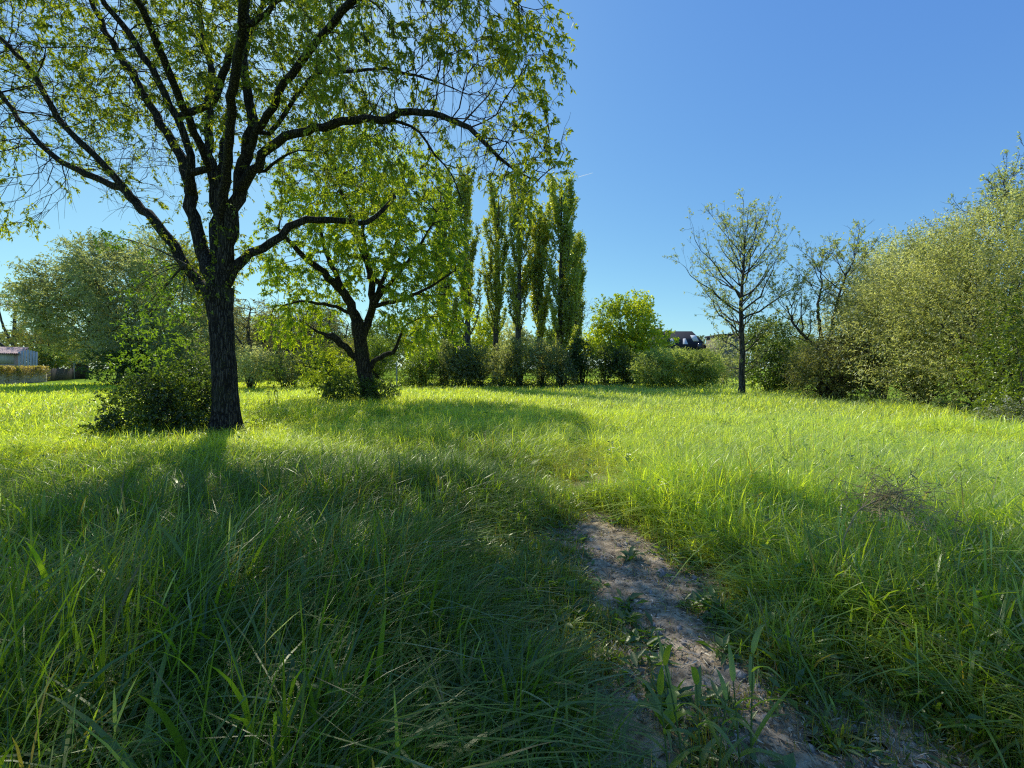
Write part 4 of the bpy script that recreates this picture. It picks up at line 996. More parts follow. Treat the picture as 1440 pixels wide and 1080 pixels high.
# rusty tree with bare trunks at the left edge
t_l = []
b7 = gbase(18, 64)
grown_tree('pine_tree', 'bare stemmed tree with a flat rust coloured top at the left edge', b7, [np.append(b7, .3), W(20, 470, 64, .25), W(22, 430, 64, .12)],
    [[W(20, 490, 64, .2), W(5, 460, 64, .15), W(-2, 430, 64, .06)], [W(20, 480, 64, .2), W(36, 450, 64, .15), W(42, 425, 64, .06)], [W(20, 500, 64, .2), W(-12, 470, 63, .15), W(-20, 430, 63, .06)]],
    np.concatenate([pell(15, 428, 64, 45, 10, 3.5, 220), pell(-20, 425, 64, 30, 10, 3, 80)]), .6, 6, .9, .28, .1, 9, [(0.13, 0.075, 0.04), (0.2, 0.12, 0.06)], M_LEAFS, M_BARKG, 3, (.4, .9), (0, .3), 1.0, .015, .05, thickr=.05)
bush('bush', 'round dark green bush above the vine covered wall', 'bush', gbase(65, 56), [lobe(65, 503, 56, 22, 13, 2)], 420, 8, .22, .12, MIDG, M_LEAFD, (.3, .6), (0, .3), (0, 0, .4), .4, .2, 10, .03, seed=160)
bush('bush', 'dark bush behind the end of the vine covered wall', 'bush', gbase(98, 66), [lobe(98, 500, 66, 22, 14, 2.4)], 380, 8, .26, .13, MIDG, M_LEAFD, (.3, .6), (0, .3), (0, 0, .4), .4, .2, 10, .03, seed=161)
bush('ivy_bush', 'very dark rounded bush under the left side of the silver willow', 'bush', gbase(160, 36), [lobe(165, 515, 36, 34, 22, 2), lobe(195, 508, 36.5, 30, 26, 2)], 900, 8, .16, .09, DARKG, M_LEAFD, (.3, .6), (0, .3), (0, 0, .3), .4, .2, 12, .03, seed=162)
for i, (px, top, w_, d, pal, lb) in enumerate([(300, 425, 90, 50, SILV, 'tall grey-green tree mass just behind the huge trunk'), (375, 440, 80, 55, SILV, 'pale grey-green tree between the huge trunk and the leaning bright tree'),
        (440, 430, 76, 58, MIDG, 'green tree far behind the leaning bright tree, left part'), (530, 445, 70, 60, MIDG, 'green tree far behind the leaning bright tree, right part')]):
    bush('tree', lb, 'tree', gbase(px, d), [lobe(px, (top + 535) / 2, d, w_ / 2, (535 - top) / 2, 4), lobe(px + 14, top + 28, d, w_ / 3.2, 26, 3), lobe(px - 20, top + 45, d, w_ / 3, 34, 3)], 1900, 8, .27, .12, pal, M_LEAFS,
         (.5, 1.2), (0, .3), (0, 0, .5), .35, .3, 24, .09, bark=M_BARKG, part=('trunk', 'crown'), seed=300 + 5 * i, gap=.45, dapple=.6)
# band behind and right of the big trunk
def bare_tree(label, px, top, d, wpx, pal, frac, seed):
    b_ = gbase(px, d); mid = (HZ + top) / 2
    grown_tree('bare_tree', label, b_, [np.append(b_, .22), W(px + 2, 500, d, .17), W(px - 3, mid, d, .12), W(px, top + 18, d, .04)],
        [[W(px, 505, d, .1), W(px - wpx * .3, mid, d + .5, .07), W(px - wpx * .42, top + 30, d + 1, .03)], [W(px, 500, d, .1), W(px + wpx * .3, mid + 10, d - .5, .07), W(px + wpx * .42, top + 35, d - 1, .03)]],
        np.concatenate([pell(px, top + 45, d, wpx / 2, 42, 3, 260), pell(px, 480, d, wpx / 2, 30, 3, 160)]), .5, 5, .6, .17, .07, 8, pal, M_LEAFS, M_BARKG, 5, (.4, 1.0), (0, .3), frac, .013, .1, thickr=.04)
BRN = [(0.11, 0.105, 0.055), (0.17, 0.175, 0.08)]
bare_tree('grey twiggy tree just right of the huge trunk', 352, 415, 34, 74, BRN, .5, 1)
bare_tree('brownish twiggy tree with few leaves left of the leaning bright tree', 412, 425, 37, 70, BRN, .45, 2)
bare_tree('half bare tree seen behind the crown of the leaning bright tree', 465, 420, 40, 60, BRN, .5, 3)
for i, (px, py, rx, ry, d, pal, lb) in enumerate([(352, 510, 24, 26, 31, SILV, 'grey-green bush right of the huge trunk'), (400, 518, 30, 20, 33, GREYG, 'low grey thicket bush left of the thin sapling'), (440, 512, 26, 24, 35, MIDG, 'green bush behind the small yellow sapling'),
                                            (300, 505, 34, 30, 33, GREYG, 'dark grey bush showing just left of the huge trunk'), (482, 505, 26, 26, 36, BRN + [(0.17, 0.19, 0.07)], 'brown-green bush behind the leaning trunk'), (530, 498, 18, 22, 38, MIDG, 'bush right behind the leaning trunk, left of the meadow gap'), (250, 500, 36, 34, 35, GREYG, 'dark bush behind the bramble shrub of the huge tree')]):
    bush('bush', lb, 'bush', gbase(px, d), [lobe(px, py, d, rx, ry, 1.6), lobe(px + rx * .4, py + 5, d - .4, rx * .7, ry * .8, 1.2)], 800, 8, .15, .07, pal, M_LEAFS if pal is SILV else M_LEAFD, (.25, .6), (0, .3), (0, 0, .5), .35, .25, 18, .03, bark=M_BARK2, seed=170 + 4 * i, gap=.25)
# small trees behind the poplars and bare tree right of them
for i, (px, top, w_, d, pal, lb) in enumerate([(590, 440, 50, 60, YELG, 'yellow-green tree far behind the meadow gap'), (678, 450, 40, 58, YELG, 'small bright tree glimpsed between the split poplar and the slim poplar'), (722, 455, 44, 62, SILV, 'pale bushy tree glimpsed behind the twin trunk poplar'), (640, 470, 40, 63, MIDG, 'green tree glimpsed behind the leftmost poplars'), (770, 460, 40, 60, MIDG, 'green bushy tree glimpsed behind the broadest poplar')]):
    bush('tree', lb, 'tree', gbase(px, d), [lobe(px, (top + 530) / 2 - 8, d, w_ / 2, (530 - top) / 2, 3), lobe(px + 8, top + 25, d, w_ / 3, 22, 2.4)], 800, 8, .28, .15, pal, M_LEAFY if pal is YELG else M_LEAFS, (.4, .9), (0, .3), (0, 0, .4), .35, .25, 14, .08, bark=M_BARK2, part=('trunk', 'crown'), seed=210 + 4 * i, gap=.3)
b8 = gbase(818, 50)
grown_tree('bare_tree', 'leafless pinkish grey tree between the poplars and the round bright tree', b8, [np.append(b8, .15), W(817, 480, 50, .1), W(818, 440, 50, .04)], [], np.concatenate([pell(820, 445, 50, 16, 26, 2, 120)]), .5, 5, .7, .12, .05, 4, BRN, M_LEAFS, M_BARKG, 3, (.4, 1), (0, .1), .3, .012, .2, thickr=.04)

# far wood closing the horizon
g = Geo(); n = 52000
px = rng.uniform(-500, 1950, n); d = rng.uniform(92, 112, n)
hh = 6.5 + 3.5 * fbm(px * .018, d * .05, 3) + 1.5 * vnoise(px * .08, d * .1)
q = np.stack([(px - 720) / F * d, d, hh * rng.random(n) ** .55], -1)
leaves(g, q, rdir(n), rdir(n) + [0, 0, .5], rng.uniform(.5, 1.1, n), rng.uniform(.3, .7, n), pick_cols([(0.06, 0.08, 0.035), (0.10, 0.12, 0.05), (0.14, 0.15, 0.07)], n, .2, fbm(px * .03, d * .1, 2)))
tag(g.obj('distant_wood', M_LEAFS), 'far off wood closing the horizon behind the hedges', 'wood', kind='stuff')

# ------------------------------------------------------------------ buildings
M_SLATE = noise_mat('dark_slate', [(0.3, (0.02, 0.022, 0.028)), (0.7, (0.045, 0.047, 0.055))], 3, (1, 1, 4), bump=.3)
M_WHITE = noise_mat('white_paint', [(0.3, (0.7, 0.7, 0.68)), (0.7, (0.8, 0.8, 0.78))], 2, bump=0)
M_PLAST = noise_mat('grey_render', [(0.3, (0.38, 0.34, 0.29)), (0.7, (0.5, 0.455, 0.4))], 1.5, bump=.2)
M_GLASS = noise_mat('window_glass', [(0.3, (0.03, 0.04, 0.05)), (0.7, (0.06, 0.07, 0.09))], 1, rough=.1, bump=0, spec=.6)
M_TILE = noise_mat('terracotta_tile', [(0.3, (0.34, 0.22, 0.19)), (0.55, (0.48, 0.35, 0.31)), (0.75, (0.58, 0.48, 0.44))], 2.2, (3, 3, 3), bump=.6, bdist=.05)
M_PLANK = noise_mat('weathered_plank', [(0.3, (0.34, 0.33, 0.30)), (0.7, (0.62, 0.61, 0.58))], 3, (6, 6, .4), bump=.4)
M_STONE = noise_mat('rubble_stone', [(0.3, (0.2, 0.17, 0.13)), (0.5, (0.4, 0.35, 0.28)), (0.7, (0.58, 0.52, 0.44))], 3.5, bump=.8, bdist=.06)

def prism_roof(g, x0, x1, y0, y1, z0, z1, hipL=0, hipR=0):
    ym = (y0 + y1) / 2
    V = [(x0, y0, z0), (x1, y0, z0), (x1, y1, z0), (x0, y1, z0), (x0 + hipL, ym, z1), (x1 - hipR, ym, z1)]
    g.add(V, [[0, 4, 3], [1, 2, 5]], [[0, 1, 5, 4], [2, 3, 4, 5], [0, 3, 2, 1]])

dH = 84.0
def HX(px): return (px - 720) / F * dH
def HZ_(py): return CZ + (HZ - py) / F * dH
hx0, hx1 = HX(928), HX(1001)
house = thing('house', ((hx0 + hx1) / 2, dH + 4, 0), 'house with a steep dark slate roof and white dormers behind the willow bush', 'house')
g = Geo(); box_geo(g, ((hx0 + hx1) / 2, dH + 4.5, HZ_(492) / 2), (hx1 - hx0 - .6, 8, HZ_(492))); g.obj('wall', M_PLAST, house)
g = Geo(); prism_roof(g, hx0, hx1, dH - .1, dH + 9.1, HZ_(493), HZ_(463), .3, 2.0); rf = g.obj('roof', M_SLATE, house)
ry = lambda z: dH - .1 + (z - HZ_(493)) / (HZ_(463) - HZ_(493)) * 4.6
for px in (950, 968):
    zc = HZ_(481); g = Geo(); xx = HX(px); s_ = .7; yy = ry(zc) - .35
    g.add([(xx - s_, yy, zc - .75), (xx + s_, yy, zc - .75), (xx, yy, zc + .85), (xx, yy + 2.2, zc + .85), (xx - s_, yy + 1.4, zc - .75), (xx + s_, yy + 1.4, zc - .75)],
          [[0, 1, 2]], [[0, 2, 3, 4], [1, 5, 3, 2]])
    dm = g.obj('dormer', M_WHITE, rf); dm.location = (0, 0, 0)
z1, z2 = HZ_(479), HZ_(469.5); g = Geo()
g.add([(HX(981), ry(z1) - .12, z1), (HX(989), ry(z1) - .12, z1), (HX(989), ry(z2) - .12, z2), (HX(981), ry(z2) - .12, z2)] + [(HX(981), ry(z1) + .1, z1), (HX(989), ry(z1) + .1, z1), (HX(989), ry(z2) + .1, z2), (HX(981), ry(z2) + .1, z2)],
      None, [[0, 1, 2, 3], [0, 4, 5, 1], [3, 2, 6, 7], [0, 3, 7, 4], [1, 5, 6, 2]])
sk = g.obj('skylight', M_WHITE, rf); sk.location = (0, 0, 0)
g = Geo(); box_geo(g, (HX(986), dH + .2, HZ_(487)), (1.0, .6, 1.2)); g.obj('window', M_GLASS, house)
g = Geo(); box_geo(g, (HX(937), dH + 4.5, HZ_(462)), (.7, .9, 1.2)); ch = g.obj('chimney', M_PLAST, rf); ch.location = (0, 0, 0)

M_BROWN = noise_mat('brown_render', [(0.3, (0.12, 0.10, 0.08)), (0.7, (0.2, 0.17, 0.14))], 1.5, bump=.2)
dB = 78
g = Geo(); bx = (1026 - 720) / F * dB
barn = thing('barn', (bx, dB + 3, 0), 'low flat roofed grey building glimpsed left of the lone tree', 'building')
zt = CZ + (HZ - 472) / F * dB
box_geo(g, (bx, dB + 3, zt / 2), (3.0, 6, zt)); g.obj('wall', M_BROWN, barn)
g = Geo(); box_geo(g, (bx, dB + 3, zt + .16), (3.5, 6.6, .3)); g.obj('roof', M_SLATE, barn)

# farm shed at the left edge
dS = 50.0
SX = lambda px: (px - 720) / F * dS
SZ = lambda py: CZ + (HZ - py) / F * dS
sx0, sx1 = SX(-50), SX(30)
shed = thing('shed', ((sx0 + sx1) / 2, dS + 2.5, 0), 'small plastered shed with a faded red tiled roof at the left edge', 'shed')
g = Geo(); box_geo(g, ((sx0 + sx1) / 2, dS + 2.5, SZ(497) / 2), (sx1 - sx0 - .3, 4.6, SZ(497))); sw = g.obj('wall', M_PLAST, shed)
g = Geo()
V = [(sx0 - .2, dS - .2, SZ(496.5)), (sx1 + .1, dS - .2, SZ(496.5)), (sx1 - .1, dS + 5, SZ(485)), (sx0 - .2, dS + 5, SZ(485))]
nx = 44; tx = np.linspace(0, 1, nx * 3 + 1); ridge = .05 * np.abs(np.sin(tx * nx * math.pi))
V = np.array([[sx0 - .2 + (sx1 - sx0 + .3) * a_, dS - .2 + 5.2 * b_, SZ(496.5) + (SZ(485) - SZ(496.5)) * b_ + r_ + .03 * (1 - c_)] for b_, c_ in [(k_ / 10, 0) for k_ in range(11)] for a_, r_ in zip(tx, ridge)])
nn = len(tx); vid = np.arange(len(V)).reshape(11, nn)
g.add(V, None, np.stack([vid[:-1, :-1], vid[:-1, 1:], vid[1:, 1:], vid[1:, :-1]], -1).reshape(-1, 4))
# underside
V2 = V.copy(); V2[:, 2] -= .14
g.add(V2, None, np.stack([vid[:-1, :-1], vid[1:, :-1], vid[1:, 1:], vid[:-1, 1:]], -1).reshape(-1, 4))
g.obj('roof', M_TILE, shed)
g = Geo(); box_geo(g, (SX(12), dS + .18, SZ(503)), (2.2, .14, 1.3)); g.obj('door', M_PLANK, shed)
g = Geo()
for k_ in range(7):
    zt = SZ(490 + abs(k_ - 3) * 1.0); box_geo(g, (sx1 + .05 + k_ * .24, dS + .05, zt / 2), (.2, .05, zt))
g.obj('plank_gable', M_PLANK, shed)

shed.location.x -= 4.3; shed.rotation_euler.z = math.radians(40)

# rubble wall with rusty vine running back from the left edge
A0 = np.array([(-40 - 720) / F * 40, 40.0]); A1 = np.array([(62 - 720) / F * 50, 50.0])
def wallrun(a0, a1, h, th, n_):
    g = Geo(); t_ = np.linspace(0, 1, n_); dv = (a1 - a0) / np.linalg.norm(a1 - a0); nv = np.array([-dv[1], dv[0]])
    hh = h * (1 + .18 * (vnoise(t_ * 14, t_ * 0) - .5)); pc = a0 + (a1 - a0) * t_[:, None]
    jj = .08 * (vnoise(t_ * 40, t_ * 0 + 3) - .5)
    V = np.concatenate([np.column_stack([pc - nv * (th / 2 + jj[:, None]), np.zeros(n_)]), np.column_stack([pc - nv * th / 2, hh]), np.column_stack([pc + nv * th / 2, hh]), np.column_stack([pc + nv * th / 2, np.zeros(n_)])])
    v = np.arange(4 * n_).reshape(4, n_)
    for q in range(3): g.add(V, None, np.stack([v[q, :-1], v[q, 1:], v[q + 1, 1:], v[q + 1, :-1]], -1)) if q == 0 else g.Q.append(np.stack([v[q, :-1], v[q, 1:], v[q + 1, 1:], v[q + 1, :-1]], -1))
    g.Q.append(np.array([[v[0, 0], v[1, 0], v[2, 0], v[3, 0]], [v[0, -1], v[3, -1], v[2, -1], v[1, -1]]]))
    return g
wl_ = thing('stone_wall', (*((A0 + A1) / 2), 0), 'rubble stone wall overgrown with rust coloured vine at the left edge of the field', 'wall')
wallrun(A0, A1, 1.6, .5, 60).obj('masonry', M_STONE, wl_)
n = 5200; t_ = rng.random(n); pc = A0 + (A1 - A0) * t_[:, None]; dv = (A1 - A0) / np.linalg.norm(A1 - A0); nv = np.array([dv[1], -dv[0]])
zt = 1.85 - np.abs(rng.normal(0, .55, n)) * (.5 + vnoise(t_ * 20, t_ * 0)); q = np.column_stack([pc + nv * (rng.uniform(-.35, .45, n)[:, None] + .1), np.clip(zt, .1, 2.0)])
g = Geo(); leaves(g, q, rdir(n) + np.append(nv, -.2), rdir(n) + np.append(nv, .5), rng.uniform(.1, .22, n), rng.uniform(.06, .14, n),
                  pick_cols([(0.06, 0.09, 0.03), (0.13, 0.13, 0.05), (0.30, 0.22, 0.13), (0.38, 0.32, 0.21)], n, .2, vnoise(t_ * 12 + 4, t_ * 0)))
g.obj('vine', M_LEAFD, wl_)
A2 = np.array([(104 - 720) / F * 62, 62.0])
fc = thing('garden_fence', (*((A1 + A2) / 2), 0), 'dark wooden garden fence beyond the vine covered wall', 'fence')
g = Geo(); nP = 40; dv = (A2 - A1); rz = math.atan2(dv[1], dv[0]); Lf = np.linalg.norm(dv)
for k_ in range(nP):
    if rng.random() < .06: continue
    c_ = A1 + dv * ((k_ + .5) / nP); hp = 1.55 + rng.normal(0, .06); box_geo(g, (c_[0], c_[1], hp / 2 + .05), (Lf / nP * .82, .03, hp), rz)
M_FENCE = noise_mat('dark_fence_wood', [(0.3, (0.035, 0.03, 0.026)), (0.7, (0.09, 0.08, 0.07))], 3, (5, 5, .5), bump=.3)
g.obj('board', M_FENCE, fc)
g = Geo()
for zz_ in (.5, 1.25):
    c_ = (A1 + A2) / 2; nv = np.array([-dv[1], dv[0]]) / Lf; box_geo(g, (c_[0] + nv[0] * .06, c_[1] + nv[1] * .06, zz_), (Lf, .06, .09), rz)
g.obj('rail', M_FENCE, fc)
lw = thing('lean_to', ((110 - 720) / F * 64, 64, 0), 'open lean-to with a pale sheet roof at the end of the dark fence', 'shed')
cx_ = (92 - 720) / F * 62.5
g = Geo(); box_geo(g, (cx_, 63.5, 2.55), (2.6, 2.4, .08)); g.obj('roof', M_WHITE, lw)
for sx_ in (-1.1, 1.1):
    g = Geo(); box_geo(g, (cx_ + sx_, 62.6, 1.25), (.12, .12, 2.5)); g.obj('post', M_PLANK, lw)
g = Geo(); box_geo(g, (cx_, 64.6, 1.2), (2.6, .1, 2.4)); g.obj('back_wall', M_FENCE, lw)

# post and wires in the gap to the next meadow
pst = thing('fence_post', gbase(558, 36), 'single wooden fence post in the gap left of the poplar hedge', 'post')
g = Geo(); zz_ = np.linspace(-.1, 2.1, 8); x_ = pst.location[0]
tube(g, np.stack([x_ + .01 * np.sin(zz_ * 3), np.full(8, 36.0), zz_], -1), np.full(8, .06), 8, .1)
g.add([(x_ - .06, 35.94, 2.1), (x_ + .06, 35.94, 2.1), (x_ + .06, 36.06, 2.1), (x_ - .06, 36.06, 2.1)], None, [[0, 1, 2, 3]])
g.obj('post_timber', M_PLANK, pst)
wh = thing('house', ((650 - 720) / F * 70, 73, 0), 'small white walled house just visible between poplar trunks', 'house')
wx = wh.location[0]
g = Geo(); box_geo(g, (wx, 73, 1.9), (6, 5, 3.8)); g.obj('wall', M_WHITE, wh)
g = Geo(); prism_roof(g, wx - 3.3, wx + 3.3, 70.2, 75.8, 3.8, 5.4); g.obj('roof', M_TILE, wh)

# ------------------------------------------------------------------ contrail
g = Geo(); a_ = P(811, 249.5, 5200); b_ = P(834, 243, 5200)
tt = np.linspace(0, 1, 12); tube(g, a_ + (b_ - a_) * tt[:, None], 5.5 * np.clip(np.minimum(tt * 6, 1), .1, 1) * (1 - tt * .55), 8)
m, nt, out = new_mat('ice_trail'); d_ = N(nt, 'ShaderNodeBsdfDiffuse'); d_.inputs[0].default_value = (.85, .87, .9, 1)
tr_ = N(nt, 'ShaderNodeBsdfTransparent'); tl_ = N(nt, 'ShaderNodeBsdfTranslucent'); tl_.inputs[0].default_value = (.85, .87, .9, 1)
m1 = N(nt, 'ShaderNodeMixShader'); nt.links.new(d_.outputs[0], m1.inputs[1]); nt.links.new(tl_.outputs[0], m1.inputs[2])
m2 = N(nt, 'ShaderNodeMixShader'); m2.inputs[0].default_value = .45; nt.links.new(tr_.outputs[0], m2.inputs[1]); nt.links.new(m1.outputs[0], m2.inputs[2]); nt.links.new(m2.outputs[0], out.inputs[0])
tag(g.obj('contrail', m, None, True), 'short white aircraft contrail in the blue sky beside the tree edge', 'contrail')

# ------------------------------------------------------------------ foreground plants
def ribbon(g, pts, wds, c0, c1, face):
    pts = np.asarray(pts, float); n_ = len(pts); t_ = nrm(np.gradient(pts, axis=0)); s_ = nrm(np.cross(t_, face)); nn = np.cross(s_, t_)
    w_ = np.asarray(wds)[:, None]
    V = np.stack([pts - s_ * w_ / 2 + nn * w_ * .18, pts, pts + s_ * w_ / 2 + nn * w_ * .18], 1).reshape(-1, 3)
    v = np.arange(3 * n_).reshape(n_, 3)
    Q = np.concatenate([np.stack([v[:-1, k_], v[:-1, k_ + 1], v[1:, k_ + 1], v[1:, k_]], -1) for k_ in (0, 1)])
    u = np.linspace(0, 1, n_)[:, None]; C = np.repeat(np.asarray(c0) * (1 - u) + np.asarray(c1) * u, 3, 0)
    g.add(V, None, Q, C)

def reed(label, x, y, h, nl, seed, lean=0.0, c=(0.17, 0.25, 0.06)):
    r_ = np.random.default_rng(seed)
    root = thing('reed_grass', (x, y, 0), label, 'grass plant', 'broad bladed reeds at the near end of the path')
    gs = Geo(); zz_ = np.linspace(0, h * .78, 10); sx_ = x + lean * (zz_ / h) ** 1.5 * h
    tube(gs, np.stack([sx_, np.full(10, y), zz_], -1), np.linspace(.0045, .0022, 10), 6)
    gs.obj('stalk', M_REED, root, True)
    for k_ in range(nl):
        z0 = h * (.12 + .66 * k_ / max(1, nl - 1)); a_ = k_ * 2.6 + r_.uniform(-.7, .7); L_ = h * r_.uniform(.38, .62) * (1.1 - .25 * k_ / nl)
        bnd = r_.uniform(.15, 1.1); tt = np.linspace(0, 1, 12); up0 = r_.uniform(.9, 1.5) if k_ < nl - 1 else 2.2
        hx = L_ * (tt * .75 + bnd * .25 * tt ** 2) / math.hypot(1, up0); hz = L_ * (up0 * tt - (up0 * .5 + .35) * bnd * tt ** 2) / math.hypot(1, up0)
        p_ = np.stack([np.interp(z0, zz_, sx_) + np.cos(a_) * hx, y + np.sin(a_) * hx, z0 + hz], -1)
        wd_ = r_.uniform(.018, .028) * np.clip(np.minimum(.45 + tt * 4, 1), 0, 1) * (1 - tt ** 2.4) + .0004
        gg = Geo(); cc = np.array(c) * r_.uniform(.8, 1.3); ribbon(gg, p_, wd_, cc * [.9, .9, .9], cc * [1.1, 1.05, 1], np.array([-np.sin(a_), np.cos(a_), .15]) @ np.array([[0, -1, 0], [1, 0, 0], [0, 0, 1]]) * 0 + np.cross([np.cos(a_), np.sin(a_), .6], [-np.sin(a_), np.cos(a_), 0]))
        gg.obj('blade', M_GRASS, root, True)
M_REED = noise_mat('reed_stalk', [(0.3, (0.08, 0.14, 0.03)), (0.7, (0.14, 0.2, 0.06))], 20, bump=0)
def at(px, py): d = CZ * F / (py - HZ); return (px - 720) / F * d, d
for (px, py, h, nl, sd_, ln, lb) in [(1056, 1075, .50, 6, 1, .02, 'tallest upright broad bladed reed on the near end of the path'), (1040, 1085, .40, 4, 2, -.08, 'thin upright reed with one straight leaf left of the tallest reed'),
                                     (960, 1090, .48, 5, 3, -.18, 'arching reed leaning left over the near edge of the path'), (985, 1100, .42, 5, 4, -.05, 'drooping reed beside the arching one, blades bent to the ground'),
                                     (1010, 1110, .38, 4, 5, .1, 'short reed between the drooping reed and the thin upright one'), (940, 1110, .40, 5, 6, -.1, 'leftmost broad bladed reed, low in the foreground grass')]:
    x_, y_ = at(px, py); reed(lb, x_, y_, h * 1.15, nl, sd_, ln)

# bright sow thistle leaf catching the sun by the reeds, dock rosettes, dead umbel, tall stems
def rosette(name, label, cat, x, y, n_, L_, wd_, c, seed, up=.8, mat=None, group=None, lobed=False):
    r_ = np.random.default_rng(seed); root = thing(name, (x, y, 0), label, cat, group)
    for k_ in range(n_):
        a_ = k_ * 2.4 + r_.uniform(-.3, .3); tt = np.linspace(0, 1, 14); l_ = L_ * r_.uniform(.6, 1.15); u_ = up * r_.uniform(.6, 1.3)
        p_ = np.stack([x + np.cos(a_) * l_ * tt * .7, y + np.sin(a_) * l_ * tt * .7, .01 + l_ * (u_ * tt - .65 * u_ * tt ** 2.2)], -1)
        w_ = l_ * wd_ * np.sin(np.clip(tt * .92 + .08, 0, 1) * math.pi) ** .7 * (1 + (.45 * np.sin(tt * 34) if lobed else .08 * np.sin(tt * 25))) + .002
        gg = Geo(); cc = np.array(c) * r_.uniform(.75, 1.25); ribbon(gg, p_, w_, cc, cc * 1.1, np.cross([np.cos(a_), np.sin(a_), .5], [-np.sin(a_), np.cos(a_), 0]))
        gg.obj('leaf', mat or M_LEAFD, root, True)
    return root
x_, y_ = at(938, 1040); rosette('sow_thistle', 'thistle plant with one jagged bright yellow-green leaf left of the reeds', 'plant', x_, y_, 5, .22, .2, (0.12, 0.2, 0.02), 3, 1.6, M_LEAFY, None, True)
for (px, py, n_, L_, sd_, lb) in [(885, 792, 8, .17, 4, 'dark dock rosette growing in the middle of the bare path'), (1000, 880, 6, .12, 5, 'small flat rosette of weed on the bare path'), (600, 1000, 6, .34, 6, 'broad leaved dock among the foreground grass left of the path'),
                                  (1330, 860, 7, .36, 7, 'broad leaved dock in the tall grass at the right foreground'), (545, 880, 6, .3, 8, 'broad leaved dock half buried in the shaded grass')]:
    x_, y_ = at(px, py); rosette('dock_plant', lb, 'plant', x_, y_, n_, L_, .24, (0.055, 0.105, 0.03), sd_, 1.0, M_LEAFD, 'dock plants')

def umbel_weed():
    b_ = np.array([*at(1178, 850), 0.0]); d = b_[1]
    root = thing('dead_umbel_weed', b_, 'dead brown arching stem with a tangled seed head over the grass right of the path', 'plant')
    gs = Geo(); pts = [P(1178, 850, d), P(1185, 760, d), P(1205, 718, d), P(1245, 697, d), P(1270, 690, d)]; pts = np.array(pts)
    tt = np.linspace(0, 1, 24); q = np.stack([np.interp(tt, np.linspace(0, 1, 5), pts[:, k_]) for k_ in range(3)], -1)
    q[1:-1] = (q[:-2] + q[1:-1] * 2 + q[2:]) / 4; tube(gs, q, np.linspace(.006, .003, 24), 6); gs.obj('stem', M_DEAD, root, True)
    gh = Geo(); c_ = P(1262, 700, d); n_ = 130
    A_ = q[rng.integers(12, 24, n_)]; B_ = c_ + rng.normal(0, 1, (n_, 3)) * [.13, .12, .07]
    k_ = rng.random(n_) < 2; seg_tubes(gh, A_[k_], B_[k_], .0018, .0012, 3)
    C_ = B_ + rng.normal(0, .05, (n_, 3)); seg_tubes(gh, B_, C_, .0016, .001, 3)
    for z_ in range(3): E = C_ + rng.normal(0, .02, (n_, 3)); seg_tubes(gh, C_, E, .0012, .003, 4)
    gh.obj('seed_head', M_DEAD, root)
M_DEAD = noise_mat('dead_stem', [(0.3, (0.26, 0.2, 0.09)), (0.7, (0.5, 0.41, 0.2))], 30, bump=0)
umbel_weed()
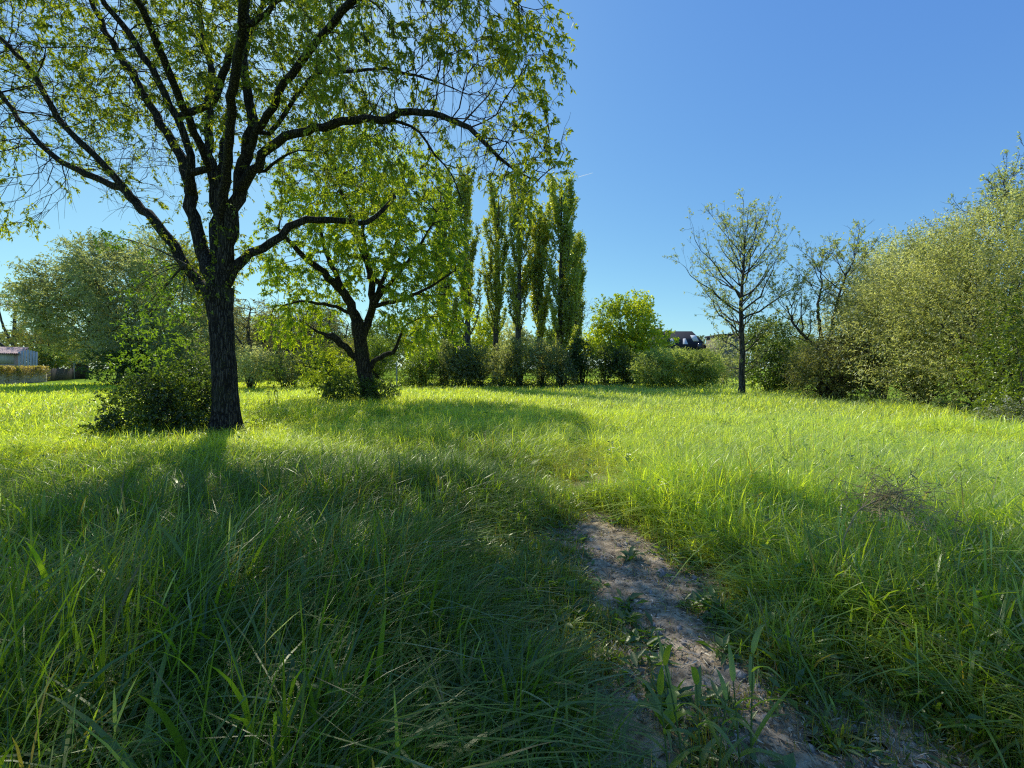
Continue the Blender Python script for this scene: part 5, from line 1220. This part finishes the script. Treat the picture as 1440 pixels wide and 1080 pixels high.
def whorl_weed(label, px, py, d, h, seed):
    r_ = np.random.default_rng(seed); b_ = np.array([(px - 720) / F * d, d, 0.0]); zt = CZ + (HZ - py) / F * d
    root = thing('cleavers_plant', b_, label, 'plant'); gs = Geo(); zz_ = np.linspace(0, zt, 12)
    q = np.stack([b_[0] + .03 * np.sin(zz_ * 4 + seed), b_[1] + .02 * np.cos(zz_ * 5), zz_], -1); tube(gs, q, np.linspace(.005, .002, 12), 5); gs.obj('stem', M_REED, root, True)
    gl = Geo()
    for z_ in np.linspace(zt * .45, zt, 8):
        n_ = 8; a_ = np.arange(n_) * 6.283 / n_ + r_.uniform(0, 1); p0 = np.array([np.interp(z_, zz_, q[:, k_]) for k_ in range(3)])
        leaves(gl, np.tile(p0, (n_, 1)), np.stack([np.cos(a_), np.sin(a_), np.full(n_, .45)], -1), np.tile([0, 0, 1.0], (n_, 1)), .075 * (1.15 - .6 * z_ / zt), .017, np.tile([.13, .22, .035], (n_, 1)))
    gl.obj('leaf_whorl', M_LEAF, root)
whorl_weed('upright whorled weed catching light in the shaded grass at the left', 203, 775, 3.1, .5, 1)
whorl_weed('second whorled weed, lower, just right of the upright one', 222, 812, 3.0, .4, 2)
whorl_weed('whorled weed at the left border of the path', 712, 755, 3.7, .5, 3)
for (px, top, d, lb, sd_) in [(1075, 580, 6.0, 'tall thin dark stalk slanting above the sunlit grass', 1), (1112, 610, 6.2, 'short straight stalk right of the tall slanting stalk', 2)]:
    root = thing('grass_stalk', ((px - 720) / F * d, d, 0), lb, 'stalk'); g = Geo(); tt = np.linspace(0, 1, 10)
    b_ = np.array([(px - 720) / F * d + (.45 if sd_ == 1 else 0), d, 0]); e_ = P(px, top, d)
    tube(g, b_ + (e_ - b_) * tt[:, None] + np.array([0, 0, .05]) * (tt * (1 - tt))[:, None], np.linspace(.004, .002, 10), 5); g.obj('stem', M_DEAD, root)
# white flower heads dotted in the grass
for (px, py, lb) in [(1013, 640, 'white flower head above the sunlit grass right of the path'), (905, 641, 'tiny white flower head in the grass beyond the path')]:
    d = 6.6; e_ = P(px, py, d); root = thing('white_flower', (e_[0], d, 0), lb, 'flower'); g = Geo()
    tt = np.linspace(0, 1, 6); tube(g, np.array([e_[0], d, 0]) + (e_ - [e_[0], d, 0]) * tt[:, None], np.full(6, .003), 5); g.obj('stem', M_REED, root)
    g = Geo(); n_ = 70; a_ = rng.uniform(0, 6.28, n_); q = e_ + np.stack([np.cos(a_), np.sin(a_), np.zeros(n_)], -1) * (rng.random((n_, 1)) ** .5 * .06)
    leaves(g, q, rdir(n_) * [1, 1, .3], np.tile([0, 0, 1.0], (n_, 1)), .02, .015, np.full((n_, 3), .75), .1, 0); g.obj('petal_head', M_FLOWER, root)
print('verts', sum(len(o.data.vertices) for o in scene.objects if o.type == 'MESH'))
